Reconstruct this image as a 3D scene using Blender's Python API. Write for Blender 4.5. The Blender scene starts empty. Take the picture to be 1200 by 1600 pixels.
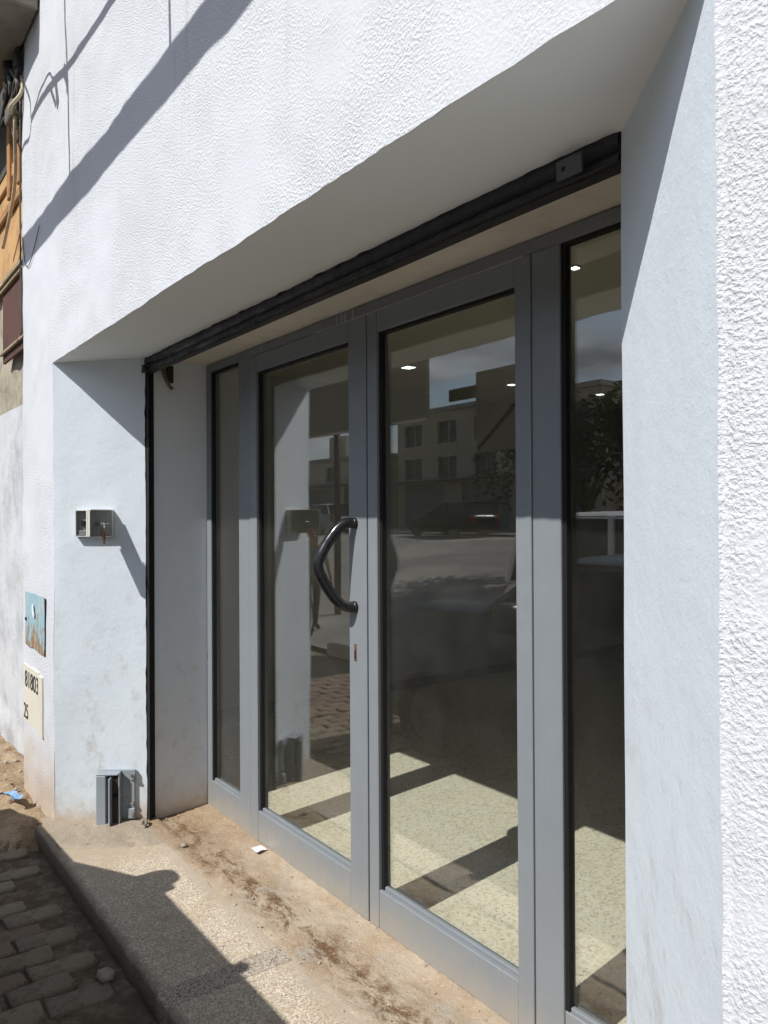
import bpy, bmesh, math, random
from mathutils import Vector, Matrix, noise
random.seed(7)
R = math.radians
sc = bpy.context.scene
C = sc.collection

# ------------------------------------------------------------------ camera
cd = bpy.data.cameras.new('camera')
cam = bpy.data.objects.new('camera', cd); C.objects.link(cam)
F, YAW, PITCH, ROLL = 1209.9, R(53.576), R(0.285), R(-0.303)
fw = Vector((-math.sin(YAW)*math.cos(PITCH), math.cos(YAW)*math.cos(PITCH), math.sin(PITCH)))
rt = Vector((math.cos(YAW), math.sin(YAW), 0)); up = rt.cross(fw)
r2 = rt*math.cos(ROLL)+up*math.sin(ROLL); u2 = up*math.cos(ROLL)-rt*math.sin(ROLL)
CAM = Vector((0, -1.0936, 1.7254))
m = Matrix((r2, u2, -fw)).transposed().to_4x4(); m.translation = CAM
cam.matrix_world = m
cd.sensor_fit = 'VERTICAL'; cd.sensor_height = 36.0; cd.lens = 36.0*F/1600
cd.clip_start = 0.02; cd.clip_end = 2000
sc.camera = cam

# ------------------------------------------------------------------ sky and sun
SUN = Vector((-0.135, 1.0, -1.11)).normalized()          # direction the light travels
EL = math.asin(-SUN.z)
wd = bpy.data.worlds.new('World'); sc.world = wd; wd.use_nodes = True
wn = wd.node_tree.nodes; wl = wd.node_tree.links
for n in list(wn): wn.remove(n)
wo = wn.new('ShaderNodeOutputWorld'); bg = wn.new('ShaderNodeBackground')
sky = wn.new('ShaderNodeTexSky'); sky.sky_type = 'NISHITA'; sky.sun_disc = False
sky.sun_elevation = EL; sky.sun_rotation = math.atan2(-SUN.x, -SUN.y)
sky.air_density = 1.0; sky.dust_density = 1.2; sky.ozone_density = 1.2
bg.inputs['Strength'].default_value = 0.105
tc = wn.new('ShaderNodeTexCoord'); sep = wn.new('ShaderNodeSeparateXYZ'); wl.new(tc.outputs['Generated'], sep.inputs[0])
zz = wn.new('ShaderNodeMath'); zz.operation = 'MAXIMUM'; zz.inputs[1].default_value = 0.05; wl.new(sep.outputs['Z'], zz.inputs[0])
za = wn.new('ShaderNodeMath'); za.operation = 'ADD'; za.inputs[1].default_value = 0.12; wl.new(zz.outputs[0], za.inputs[0])
dv = []
for ax in 'XY':
    q = wn.new('ShaderNodeMath'); q.operation = 'DIVIDE'; wl.new(sep.outputs[ax], q.inputs[0]); wl.new(za.outputs[0], q.inputs[1]); dv.append(q)
cb = wn.new('ShaderNodeCombineXYZ'); wl.new(dv[0].outputs[0], cb.inputs[0]); wl.new(dv[1].outputs[0], cb.inputs[1])
cn = wn.new('ShaderNodeTexNoise'); cn.inputs['Scale'].default_value = 1.3; cn.inputs['Detail'].default_value = 5; cn.inputs['Roughness'].default_value = 0.58
cn.inputs['Distortion'].default_value = 0.25
wl.new(cb.outputs[0], cn.inputs['Vector'])
cr = wn.new('ShaderNodeValToRGB'); cr.color_ramp.elements[0].position = 0.44; cr.color_ramp.elements[1].position = 0.64
wl.new(cn.outputs[0], cr.inputs[0])
cn2 = wn.new('ShaderNodeTexNoise'); cn2.inputs['Scale'].default_value = 2.2; cn2.inputs['Detail'].default_value = 3; wl.new(cb.outputs[0], cn2.inputs['Vector'])
cr2 = wn.new('ShaderNodeValToRGB'); cr2.color_ramp.elements[0].position = 0.36; cr2.color_ramp.elements[1].position = 0.66
cr2.color_ramp.elements[0].color = (2.1, 2.35, 2.8, 1); cr2.color_ramp.elements[1].color = (6.6, 6.8, 7.2, 1)
wl.new(cn2.outputs[0], cr2.inputs[0])
mx = wn.new('ShaderNodeMixRGB'); wl.new(cr.outputs[0], mx.inputs[0]); wl.new(sky.outputs[0], mx.inputs[1]); wl.new(cr2.outputs[0], mx.inputs[2])
wl.new(mx.outputs[0], bg.inputs[0]); wl.new(bg.outputs[0], wo.inputs[0])
sl = bpy.data.lights.new('sun', 'SUN'); sl.energy = 4.15; sl.angle = R(0.5); sl.color = (1, 0.975, 0.935)
so = bpy.data.objects.new('sun', sl); C.objects.link(so); so.rotation_euler = SUN.to_track_quat('-Z', 'Y').to_euler(); so.location = (1, -8, 9)
sc.view_settings.view_transform = 'Standard'; sc.view_settings.look = 'None'
sc.view_settings.exposure = 0.25; sc.view_settings.gamma = 1.0; sc.view_settings.use_curve_mapping = False
sc.cycles.max_bounces = 7; sc.cycles.diffuse_bounces = 4; sc.cycles.use_adaptive_sampling = True; sc.cycles.adaptive_threshold = 0.025; sc.cycles.sample_clamp_indirect = 6; sc.cycles.transparent_max_bounces = 16; sc.cycles.caustics_reflective = False; sc.cycles.caustics_refractive = False

# ------------------------------------------------------------------ materials
def nt(name):
    mt = bpy.data.materials.new(name); mt.use_nodes = True
    n = mt.node_tree.nodes; return mt, n, mt.node_tree.links, n['Principled BSDF']
def lin(c):
    return tuple(((v/255)/12.92 if v/255 <= .04045 else ((v/255+.055)/1.055)**2.4) for v in c)+(1,)
class M:
    """small node-building helper around one principled material"""
    def __init__(s, name, col, rough=.8, metal=0., spec=.3):
        s.m, s.n, s.l, s.b = nt(name)
        s.co = s.n.new('ShaderNodeTexCoord').outputs['Object']
        s.c = s.n.new('ShaderNodeRGB'); s.c.outputs[0].default_value = (*col[:3], 1); s.c = s.c.outputs[0]
        s.b.inputs['Roughness'].default_value = rough; s.b.inputs['Metallic'].default_value = metal
        s.b.inputs['Specular IOR Level'].default_value = spec
        s.h = None; s.l.new(s.c, s.b.inputs['Base Color'])
    def map(s, scale=(1,1,1), rot=(0,0,0)):
        q = s.n.new('ShaderNodeMapping'); q.inputs['Scale'].default_value = scale; q.inputs['Rotation'].default_value = rot
        s.l.new(s.co, q.inputs[0]); return q.outputs[0]
    def noise(s, sc_, det=5, ro=.55, vec=None, dist=0):
        q = s.n.new('ShaderNodeTexNoise'); q.inputs['Scale'].default_value = sc_; q.inputs['Detail'].default_value = det
        q.inputs['Roughness'].default_value = ro; q.inputs['Distortion'].default_value = dist
        s.l.new(vec or s.co, q.inputs['Vector']); return q.outputs[0]
    def vor(s, sc_, feat='F1', vec=None, out=0):
        q = s.n.new('ShaderNodeTexVoronoi'); q.feature = feat; q.inputs['Scale'].default_value = sc_
        s.l.new(vec or s.co, q.inputs['Vector']); return q.outputs[out]
    def ramp(s, v, a, b, lo=0., hi=1.):
        q = s.n.new('ShaderNodeMapRange'); q.inputs[1].default_value = a; q.inputs[2].default_value = b
        q.inputs[3].default_value = lo; q.inputs[4].default_value = hi; q.interpolation_type = 'SMOOTHSTEP'
        s.l.new(v, q.inputs[0]); return q.outputs[0]
    def math(s, op, a, b):
        q = s.n.new('ShaderNodeMath'); q.operation = op
        for i, v in enumerate((a, b)):
            if isinstance(v, (int, float)): q.inputs[i].default_value = v
            else: s.l.new(v, q.inputs[i])
        return q.outputs[0]
    def axis(s, ax):
        q = s.n.new('ShaderNodeSeparateXYZ'); s.l.new(s.co, q.inputs[0]); return q.outputs[ax]
    def rnd(s):
        return s.n.new('ShaderNodeObjectInfo').outputs['Random']
    def mix(s, fac, col, mode='MIX'):
        q = s.n.new('ShaderNodeMixRGB'); q.blend_type = mode
        if isinstance(fac, (int, float)): q.inputs[0].default_value = fac
        else: s.l.new(fac, q.inputs[0])
        s.l.new(s.c, q.inputs[1])
        if isinstance(col, tuple): q.inputs[2].default_value = (*col[:3], 1)
        else: s.l.new(col, q.inputs[2])
        s.c = q.outputs[0]; s.l.new(s.c, s.b.inputs['Base Color']); return s
    def bump(s, v, strength=.5, dist=.01):
        q = s.n.new('ShaderNodeBump'); q.inputs['Strength'].default_value = strength; q.inputs['Distance'].default_value = dist
        s.l.new(v, q.inputs['Height'])
        if s.h: s.l.new(s.h, q.inputs['Normal'])
        s.h = q.outputs[0]; s.l.new(s.h, s.b.inputs['Normal']); return s
    def rough(s, v): s.l.new(v, s.b.inputs['Roughness']); return s

# rough white stucco of the street wall
a = M('white_stucco', (.625, .645, .68), .92, 0, .15)
n1 = a.noise(120, 2, .5); n2 = a.noise(34, 3, .55, a.map((.65, 1, 1.2))); n3 = a.noise(230, 1, .5); pier = a.ramp(a.axis(0), 2.2, 2.5, .36, .66)
hh = a.math('ADD', a.math('MULTIPLY', a.ramp(n1, .38, .68), .7), a.math('MULTIPLY', a.math('MULTIPLY', n2, pier), 1.15)); hh = a.math('ADD', hh, a.math('MULTIPLY', n3, .3))
a.mix(a.ramp(a.noise(1.6, 6, .6), .45, .75, 0, .35), (.60, .615, .64))
a.mix(a.ramp(n1, .30, .42, .25, 0), (.50, .505, .52))
zz_ = a.axis(2); dn = a.noise(5, 6, .65)
a.mix(a.ramp(a.noise(7, 6, .7, a.map((1.6, 1, .10))), .56, .74, 0, .5), (.46, .45, .43)); a.mix(a.ramp(a.noise(48, 3, .6), .70, .76, 0, .55), (.40, .39, .38))
a.mix(a.ramp(a.noise(.8, 5, .6), .50, .68, 0, .35), (.56, .565, .575))
a.mix(a.ramp(a.math('ADD', zz_, a.math('MULTIPLY', dn, -.55)), -.35, .28, .85, 0), (.50, .38, .26))
hh = a.math('MULTIPLY', hh, a.ramp(a.noise(1.7, 5, .6), .36, .62, .22, 1.3)); a.bump(hh, .46, .0065); STUCCO = a.m
# smooth painted plaster of the splays, with scuffs
def plaster(name, col, dirtz, scuff=.35):
    a = M(name, col, .75, 0, .25)
    a.mix(a.ramp(a.noise(2.2, 6, .6), .42, .72, 0, .3), tuple(v*.9 for v in col))
    st = a.noise(9, 5, .7, a.map((1.3, 1.3, .9))); zz_ = a.axis(2)
    low = a.ramp(zz_, .2, 1.9, 1, 0.1)
    a.mix(a.math('MULTIPLY', a.math('MULTIPLY', a.ramp(st, .50, .70), low), scuff), (.47, .44, .41))
    sp = a.noise(26, 3, .6); a.mix(a.math('MULTIPLY', a.ramp(sp, .70, .76), a.math('MULTIPLY', low, .5)), (.33, .28, .24))
    dn = a.noise(7, 7, .7)
    a.mix(a.ramp(a.math('ADD', zz_, a.math('MULTIPLY', dn, -.30)), -.22, dirtz, .9, 0), (.47, .36, .25))
    a.bump(a.noise(35, 5, .6), .35, .004); a.bump(a.noise(4, 3, .5), .3, .02)
    a.bump(a.ramp(a.noise(140, 2, .5), .5, .8), .15, .002)
    return a.m
SPLAY = plaster('splay_paint', (.69, .755, .805), .06, .55)
REVEAL = plaster('reveal_paint', (.76, .80, .83), .10)
a = M('soffit_paint', (.86, .89, .875), .85); a.mix(a.ramp(a.noise(3, 5), .4, .75, 0, .25), (.79, .81, .80)); a.bump(a.noise(25, 4), .3, .003); SOFFIT = a.m
a = M('lintel_ceiling', (.82, .77, .66), .85); a.mix(a.ramp(a.noise(8, 6, .7), .45, .7, 0, .5), (.66, .59, .47)); a.bump(a.noise(50, 4), .3, .003); CEILB = a.m
# aluminium
a = M('grey_aluminium', (.25, .275, .295), .42, .15, .4)
a.mix(a.ramp(a.noise(3, 6, .6, a.map((1, 1, .3))), .45, .75, 0, .3), (.21, .23, .25))
a.mix(a.ramp(a.noise(240, 2, .5), .76, .80, 0, .6), (.62, .62, .62))
zz_ = a.axis(2); a.mix(a.ramp(a.math('ADD', zz_, a.math('MULTIPLY', a.noise(9, 6, .7), -.25)), -.16, .08, .55, 0), (.42, .36, .28))
a.mix(a.ramp(a.noise(30, 5, .7, a.map((3, 3, .12))), .58, .74, 0, .35), (.36, .37, .38)); a.mix(a.ramp(a.noise(16, 6, .75), .60, .74, 0, .30), (.40, .37, .32))
a.rough(a.ramp(a.noise(14, 4), .3, .8, .34, .62)); a.bump(a.noise(160, 2), .06, .001); ALU = a.m
a = M('black_gasket', (.012, .012, .012), .6); GASKET = a.m
a = M('shutter_dark', (.035, .037, .043), .5, .25, .4); a.mix(a.ramp(a.noise(14, 6, .7, a.map((.4, 1, 1))), .52, .75, 0, .5), (.075, .06, .05)); a.rough(a.ramp(a.noise(20, 5), .3, .7, .4, .7)); a.bump(a.noise(90, 3), .1, .002); SHUT = a.m
a = M('guide_black', (.012, .012, .013), .7); GUIDE = a.m
a = M('black_tube', (.012, .012, .013), .22, 0, .5); a.mix(a.ramp(a.noise(55, 5, .7), .68, .74, 0, .5), (.22, .22, .23)); a.rough(a.ramp(a.noise(20, 4), .35, .7, .15, .4)); TUBE = a.m
a = M('rust_brown', (.17, .075, .032), .85); a.mix(a.ramp(a.noise(40, 5, .7), .45, .65), (.05, .03, .02)); a.bump(a.noise(90, 4), .4, .003); RUST = a.m
a = M('bracket_paint', (.33, .37, .41), .45, .2, .4); a.mix(a.ramp(a.noise(40, 5, .7), .58, .7, 0, .45), (.15, .13, .12)); a.bump(a.noise(80, 3), .15, .002); BRKT = a.m
a = M('box_green_grey', (.26, .27, .25), .5, .3); a.mix(a.ramp(a.noise(30, 4), .5, .7, 0, .3), (.20, .20, .18)); BOXG = a.m
a = M('box_edge_pale', (.72, .71, .66), .5, .1); BOXW = a.m
a = M('steel', (.55, .55, .53), .3, .9); STEEL = a.m
a = M('orange_plastic', (.62, .13, .02), .4); ORANGE = a.m
a = M('dark_metal', (.05, .045, .04), .5, .5); DARKM = a.m
# glass
gm, gn, gl, gb = nt('window_glass'); gn.remove(gb)
gt = gn.new('ShaderNodeBsdfTransparent'); gt.inputs[0].default_value = (.985, .988, .965, 1)
gg = gn.new('ShaderNodeBsdfGlossy'); gg.inputs['Roughness'].default_value = 0.0; gg.inputs[0].default_value = (1, 1, 1, 1)
ggeo = gn.new('ShaderNodeNewGeometry'); gdot = gn.new('ShaderNodeVectorMath'); gdot.operation = 'DOT_PRODUCT'
gl.new(ggeo.outputs['Normal'], gdot.inputs[0]); gl.new(ggeo.outputs['Incoming'], gdot.inputs[1])
gab = gn.new('ShaderNodeMath'); gab.operation = 'ABSOLUTE'; gl.new(gdot.outputs['Value'], gab.inputs[0])
gi = gn.new('ShaderNodeMath'); gi.operation = 'SUBTRACT'; gi.inputs[0].default_value = 1; gl.new(gab.outputs[0], gi.inputs[1])
gp = gn.new('ShaderNodeMath'); gp.operation = 'POWER'; gp.inputs[1].default_value = 5; gl.new(gi.outputs[0], gp.inputs[0])
gf = gn.new('ShaderNodeMapRange'); gf.inputs[3].default_value = .125; gf.inputs[4].default_value = 1.0; gl.new(gp.outputs[0], gf.inputs[0])
gd = gn.new('ShaderNodeBsdfDiffuse'); gd.inputs[0].default_value = (.6, .58, .52, 1)
gx = gn.new('ShaderNodeMixShader'); gl.new(gf.outputs[0], gx.inputs[0]); gl.new(gt.outputs[0], gx.inputs[1]); gl.new(gg.outputs[0], gx.inputs[2])
gtc = gn.new('ShaderNodeTexCoord'); gno = gn.new('ShaderNodeTexNoise'); gno.inputs['Scale'].default_value = 6; gno.inputs['Detail'].default_value = 8; gno.inputs['Roughness'].default_value = .65
gl.new(gtc.outputs['Object'], gno.inputs['Vector'])
gr = gn.new('ShaderNodeMapRange'); gr.inputs[1].default_value = .40; gr.inputs[2].default_value = .8; gr.inputs[3].default_value = .006; gr.inputs[4].default_value = .020; gl.new(gno.outputs[0], gr.inputs[0])
gx2 = gn.new('ShaderNodeMixShader'); gl.new(gr.outputs[0], gx2.inputs[0]); gl.new(gx.outputs[0], gx2.inputs[1]); gl.new(gd.outputs[0], gx2.inputs[2])
gw = gn.new('ShaderNodeTexNoise'); gw.inputs['Scale'].default_value = 1.3; gw.inputs['Detail'].default_value = 1; gl.new(gtc.outputs['Object'], gw.inputs['Vector'])
gbm = gn.new('ShaderNodeBump'); gbm.inputs['Strength'].default_value = .02; gbm.inputs['Distance'].default_value = .01; gl.new(gw.outputs[0], gbm.inputs['Height']); gl.new(gbm.outputs[0], gg.inputs['Normal'])
gl.new(gx2.outputs[0], gn['Material Output'].inputs[0]); GLASS = gm
# floors
def speckle(name, base, cols, scale, rough=.55, dirt=None):
    a = M(name, base, rough, 0, .3)
    for i, (col, s_, lo, hi, am) in enumerate(cols):
        v = a.vor(scale*s_, 'F1', a.map((1, 1, 1), (i*.7, i*.4, i*1.1)), 1)
        q = a.n.new('ShaderNodeSeparateColor'); a.l.new(v, q.inputs[0])
        a.mix(a.ramp(q.outputs[0], lo, hi, 0, am), col)
    if dirt:
        a.mix(a.ramp(a.noise(4.5, 8, .7), dirt[1], dirt[2], 0, dirt[3]), dirt[0])
        a.mix(a.ramp(a.noise(22, 6, .7), .52, .75, 0, dirt[3]*.7), tuple(v*.7 for v in dirt[0]))
    a.bump(a.noise(120, 4, .6), .25, .002)
    return a
a = speckle('granite_step', (.52, .44, .33), [((.70, .63, .51), 1, .55, .6, .9), ((.24, .20, .17), 1.2, .82, .84, .9), ((.44, .33, .24), .8, .7, .75, .7)], 170, .7, ((.40, .30, .19), .50, .72, .75))
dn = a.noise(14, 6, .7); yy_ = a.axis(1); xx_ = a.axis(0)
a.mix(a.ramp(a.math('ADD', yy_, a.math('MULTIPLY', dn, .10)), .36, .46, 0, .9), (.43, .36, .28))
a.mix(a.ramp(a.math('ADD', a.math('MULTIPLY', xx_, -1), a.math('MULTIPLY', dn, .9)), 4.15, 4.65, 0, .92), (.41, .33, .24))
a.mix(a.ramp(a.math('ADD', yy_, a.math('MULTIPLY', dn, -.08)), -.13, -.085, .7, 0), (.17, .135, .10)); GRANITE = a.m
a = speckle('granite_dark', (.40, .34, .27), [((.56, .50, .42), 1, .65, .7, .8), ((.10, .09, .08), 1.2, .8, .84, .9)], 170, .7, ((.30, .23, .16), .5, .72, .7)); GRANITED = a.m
a = speckle('terrazzo', (.80, .77, .635), [((.84, .83, .72), .6, .6, .65, .7), ((.52, .49, .38), 1, .88, .9, .55), ((.22, .20, .16), 1.3, .96, .965, .7), ((.52, .47, .34), .8, .8, .83, .5)], 95, .35, ((.52, .48, .36), .5, .75, .35)); TERR = a.m
a = M('dry_dirt', (.30, .215, .135), .95, 0, .1)
a.mix(a.ramp(a.noise(6, 7, .7), .42, .62), (.42, .32, .215)); a.mix(a.ramp(a.noise(2.6, 6, .65), .55, .68, 0, .75), (.42, .375, .31))
a.mix(a.ramp(a.noise(7, 8, .75, a.map((.55, 1.3, 1)), .9), .53, .64, 0, .92), (.135, .078, .038)); a.mix(a.ramp(a.noise(38, 5, .75), .56, .68, 0, .8), (.17, .11, .06))
a.mix(a.ramp(a.noise(70, 4, .7), .54, .72, 0, .7), (.60, .50, .38)); a.bump(a.noise(24, 8, .72), .9, .02); a.bump(a.noise(110, 4, .7), .7, .006); DIRT = a.m
a = M('worn_threshold', (.47, .39, .295), .95, 0, .1)
a.mix(a.ramp(a.noise(5, 7, .7), .42, .62, 0, .8), (.40, .30, .20)); a.mix(a.ramp(a.noise(2.6, 6, .65), .55, .66, 0, .7), (.42, .38, .32))
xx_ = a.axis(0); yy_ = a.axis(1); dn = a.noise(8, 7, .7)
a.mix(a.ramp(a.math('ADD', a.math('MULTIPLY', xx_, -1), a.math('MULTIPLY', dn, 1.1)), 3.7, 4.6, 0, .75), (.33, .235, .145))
bd = a.math('ABSOLUTE', a.math('SUBTRACT', a.math('ADD', yy_, a.math('MULTIPLY', dn, .22)), .66), 0)
a.mix(a.math('MULTIPLY', a.ramp(bd, .02, .13, 1, 0), a.ramp(a.noise(11, 7, .75, a.map((.6, 1.2, 1)), .6), .43, .60)), (.17, .10, .052))
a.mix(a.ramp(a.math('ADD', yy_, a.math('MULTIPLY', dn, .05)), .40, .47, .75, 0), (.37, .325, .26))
a.mix(a.ramp(a.noise(42, 5, .75), .58, .70, 0, .75), (.20, .13, .075)); a.mix(a.ramp(a.noise(75, 4, .7), .55, .72, 0, .7), (.64, .55, .43))
a.bump(a.noise(20, 8, .72), .7, .014); a.bump(a.noise(110, 4, .7), .7, .005); THRESH = a.m
a = M('gutter_dirt', (.13, .10, .07), .95, 0, .1); a.mix(a.ramp(a.noise(14, 8, .7), .42, .68), (.25, .20, .15)); a.bump(a.noise(40, 8, .7), .8, .012); GUTTER = a.m
a = M('concrete_paver', (.29, .245, .185), .92, 0, .15); r_ = a.rnd()
a.mix(a.ramp(r_, .1, .9, 0, .6), (.36, .295, .215)); a.mix(a.ramp(a.math('FRACT', a.math('MULTIPLY', r_, 7.3), 0), .72, .86, 0, .55), (.26, .165, .13))
a.mix(a.ramp(a.noise(9, 8, .7), .45, .7, 0, .7), (.18, .145, .105)); a.mix(a.ramp(a.noise(45, 5, .7), .55, .75, 0, .5), (.46, .40, .31))
a.mix(a.ramp(a.noise(28, 6, .75), .54, .66, 0, .75), (.10, .08, .055)); a.bump(a.noise(46, 7, .75), 1.0, .010); a.bump(a.noise(12, 5, .6), .8, .018); PAVER = a.m
a = M('asphalt', (.19, .18, .165), .9); a.mix(a.ramp(a.noise(1.2, 8, .7), .4, .7), (.26, .245, .22)); a.mix(a.ramp(a.noise(.25, 5, .6), .45, .65, 0, .8), (.33, .305, .265)); a.bump(a.noise(60, 4), .4, .006); ASPH = a.m
a = M('earth', (.26, .21, .15), .95); a.mix(a.ramp(a.noise(.5, 8, .7), .4, .65), (.19, .16, .11)); EARTH = a.m
def simple(name, col, rough=.8, metal=0, var=.25, sc_=4, bump=0):
    a = M(name, col, rough, metal); a.mix(a.ramp(a.noise(sc_, 6, .65), .42, .72, 0, 1), tuple(v*(1-var) for v in col))
    if bump: a.bump(a.noise(sc_*8, 5, .6), .5, bump)
    return a.m
ROOM = simple('room_wall', (.50, .50, .47), .85, 0, .12, 1.5)
ROOMC = simple('room_ceiling', (.66, .64, .55), .85, 0, .1, 2)
SKIRT = simple('skirting_tile', (.26, .255, .235), .5)
TAN = simple('tan_plaster', (.55, .33, .15), .85, 0, .3, 6, .004)
NEIW = simple('neighbour_white', (.56, .58, .60), .9, 0, .3, 3, .01)
PLASG = simple('bare_plaster', (.40, .36, .28), .95, 0, .4, 9, .015)
WOOD = simple('old_wood', (.42, .22, .09), .7, 0, .45, 12, .003)
BLACKR = simple('black_rubber', (.02, .02, .02), .6, 0, .2, 10)
CABG = simple('cable_grey', (.10, .095, .085), .6, 0, .4, 10)
CABT = simple('cable_cream', (.55, .47, .34), .6, 0, .3, 10)
CASTERM = simple('caster_brown', (.22, .19, .15), .9, 0, .4, 7, .01)  # surface of the unseen tube added to shade a band of the wall
PAPER = simple('paper_scrap', (.78, .77, .80), .8, 0, .1, 20)
BLUEP = simple('blue_film', (.25, .42, .66), .45, 0, .6, 30)
STONE = simple('pebble', (.42, .36, .28), .9, 0, .4, 20, .003)
a = M('blue_enamel', (.30, .48, .56), .5, 0, .4); vv = a.map((5, 1, 1.6))
zz_ = a.axis(2)
a.mix(a.ramp(a.noise(7, 6, .7, a.map((2.2, 1, .7))), .50, .62, 0, .8), (.52, .52, .46))
rn = a.math('ADD', a.noise(8, 6, .75, a.map((2, 1, .8))), a.math('MULTIPLY', a.math('SUBTRACT', .0, zz_), .85))
a.mix(a.ramp(rn, .52, .62, 0, .95), (.30, .155, .045)); a.bump(a.noise(60, 4), .3, .003); BLUEEN = a.m
a = M('cream_plate', (.66, .62, .52), .7); a.mix(a.ramp(a.noise(9, 6, .7), .5, .7, 0, .5), (.56, .50, .38)); CREAM = a.m
INK = simple('ink_black', (.06, .055, .045), .8, 0, .5, 90)

# ------------------------------------------------------------------ mesh helpers
def link(name, me, mat, parent=None, smooth=False):
    o = bpy.data.objects.new(name, me); C.objects.link(o)
    if mat is not None and not me.materials: me.materials.append(mat)
    if parent is not None: o.parent = parent
    if smooth:
        me.polygons.foreach_set('use_smooth', [True]*len(me.polygons))
    return o
def frombm(name, bm, mat, parent=None, smooth=False):
    bmesh.ops.recalc_face_normals(bm, faces=bm.faces)
    me = bpy.data.meshes.new(name); bm.to_mesh(me); bm.free(); return link(name, me, mat, parent, smooth)
def pyd(name, v, f, mat, parent=None, smooth=False):
    me = bpy.data.meshes.new(name); me.from_pydata([tuple(x) for x in v], [], f); me.update(); return link(name, me, mat, parent, smooth)
def tag(o, label, cat=None, group=None, kind=None):
    if label: o['label'] = label
    if cat: o['category'] = cat
    if group: o['group'] = group
    if kind: o['kind'] = kind
    return o
def empty(name, loc, label, cat, group=None, rz=0):
    o = bpy.data.objects.new(name, None); C.objects.link(o); o.location = loc; o.rotation_euler.z = rz
    o.empty_display_size = .1
    o.matrix_world = Matrix.Translation(loc) @ Matrix.Rotation(rz, 4, 'Z')
    return tag(o, label, cat, group)
def loc_of(parent):
    p = parent; mm = Matrix.Identity(4)
    while p is not None:
        mm = (Matrix.Translation(p.location) @ p.rotation_euler.to_matrix().to_4x4()) @ mm; p = p.parent
    return mm
def bmbox(bm, lo, hi, bev=0, seg=1, mat4=None):
    r = bmesh.ops.create_cube(bm, size=1); vs = r['verts']
    s = [hi[i]-lo[i] for i in range(3)]; c = [(hi[i]+lo[i])/2 for i in range(3)]
    for v in vs: v.co = Vector((v.co.x*s[0]+c[0], v.co.y*s[1]+c[1], v.co.z*s[2]+c[2]))
    if bev > 0:
        es = {e for v in vs for e in v.link_edges}
        g = bmesh.ops.bevel(bm, geom=list(es), offset=bev, segments=seg, affect='EDGES', profile=.5)
        vs = list({v for f in g['faces'] for v in f.verts} | {v for v in vs if v.is_valid})
    if mat4 is not None:
        for v in vs: v.co = mat4 @ v.co
    return vs
def box(name, lo, hi, mat, parent=None, bev=.002, seg=1, world=True):
    """box given in world coordinates (parent transform removed)"""
    bm = bmesh.new(); bmbox(bm, lo, hi, bev, seg)
    if parent is not None and world:
        inv = loc_of(parent).inverted()
        for v in bm.verts: v.co = inv @ v.co
    return frombm(name, bm, mat, parent)
def tube_bm(bm, pts, rad, n=10, cap=True):
    pts = [Vector(p) for p in pts]; rings = []
    rads = rad if isinstance(rad, (list, tuple)) else [rad]*len(pts)
    t0 = (pts[1]-pts[0]).normalized(); ref = Vector((0, 0, 1)) if abs(t0.z) < .9 else Vector((1, 0, 0))
    u = t0.cross(ref).normalized()
    for i, p in enumerate(pts):
        t = (pts[min(i+1, len(pts)-1)]-pts[max(i-1, 0)]).normalized()
        u = (u-t*u.dot(t)).normalized(); w = t.cross(u)
        rings.append([bm.verts.new(p+(u*math.cos(k*2*math.pi/n)+w*math.sin(k*2*math.pi/n))*rads[i]) for k in range(n)])
    for i in range(len(rings)-1):
        for k in range(n): bm.faces.new((rings[i][k], rings[i][(k+1) % n], rings[i+1][(k+1) % n], rings[i+1][k]))
    if cap: bm.faces.new(rings[0][::-1]); bm.faces.new(rings[-1])
def tube(name, pts, rad, mat, parent=None, n=10, smooth=True):
    bm = bmesh.new(); tube_bm(bm, pts, rad, n)
    if parent is not None:
        inv = loc_of(parent).inverted()
        for v in bm.verts: v.co = inv @ v.co
    return frombm(name, bm, mat, parent, smooth)
def smoothpts(pts, n=8):
    pts = [Vector(p) for p in pts]; out = []
    for i in range(len(pts)-1):
        p0 = pts[max(i-1, 0)]; p1 = pts[i]; p2 = pts[i+1]; p3 = pts[min(i+2, len(pts)-1)]
        for k in range(n):
            t = k/n
            out.append(.5*((2*p1)+(p2-p0)*t+(2*p0-5*p1+4*p2-p3)*t*t+(3*p1-p0-3*p2+p3)*t**3))
    out.append(pts[-1]); return out
def local(o):
    """move a mesh object's world vertices into its parent's space"""
    return o
def grid(name, f, us, vs, mat, parent=None, skip=None, smooth=True):
    """surface f(u,v)->xyz over sorted lists us, vs; skip(u0,u1,v0,v1) leaves a cell open"""
    idx = {}; verts = []; faces = []
    def vid(i, j):
        if (i, j) not in idx:
            idx[(i, j)] = len(verts); verts.append(f(us[i], vs[j]))
        return idx[(i, j)]
    for i in range(len(us)-1):
        for j in range(len(vs)-1):
            if skip and skip(us[i], us[i+1], vs[j], vs[j+1]): continue
            faces.append((vid(i, j), vid(i+1, j), vid(i+1, j+1), vid(i, j+1)))
    if parent is not None:
        inv = loc_of(parent).inverted(); verts = [inv @ Vector(v) for v in verts]
    return pyd(name, verts, faces, mat, parent, smooth)
def steps(a, b, d):
    n = max(1, round((b-a)/d)); return [a+(b-a)*i/n for i in range(n+1)]
def nz(x, y, z, s): return noise.noise(Vector((x*s, y*s, z*s)))

# ------------------------------------------------------------------ measured plan of the shopfront (metres)
XL0, XL1, Y1, Y2 = -4.622, -4.350, .431, .812
XR1, XR0 = -1.124, -.636
ZL, ZS, ZF = 2.600, 2.628, 2.636
XE = -5.40                                   # left end of the white front

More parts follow.
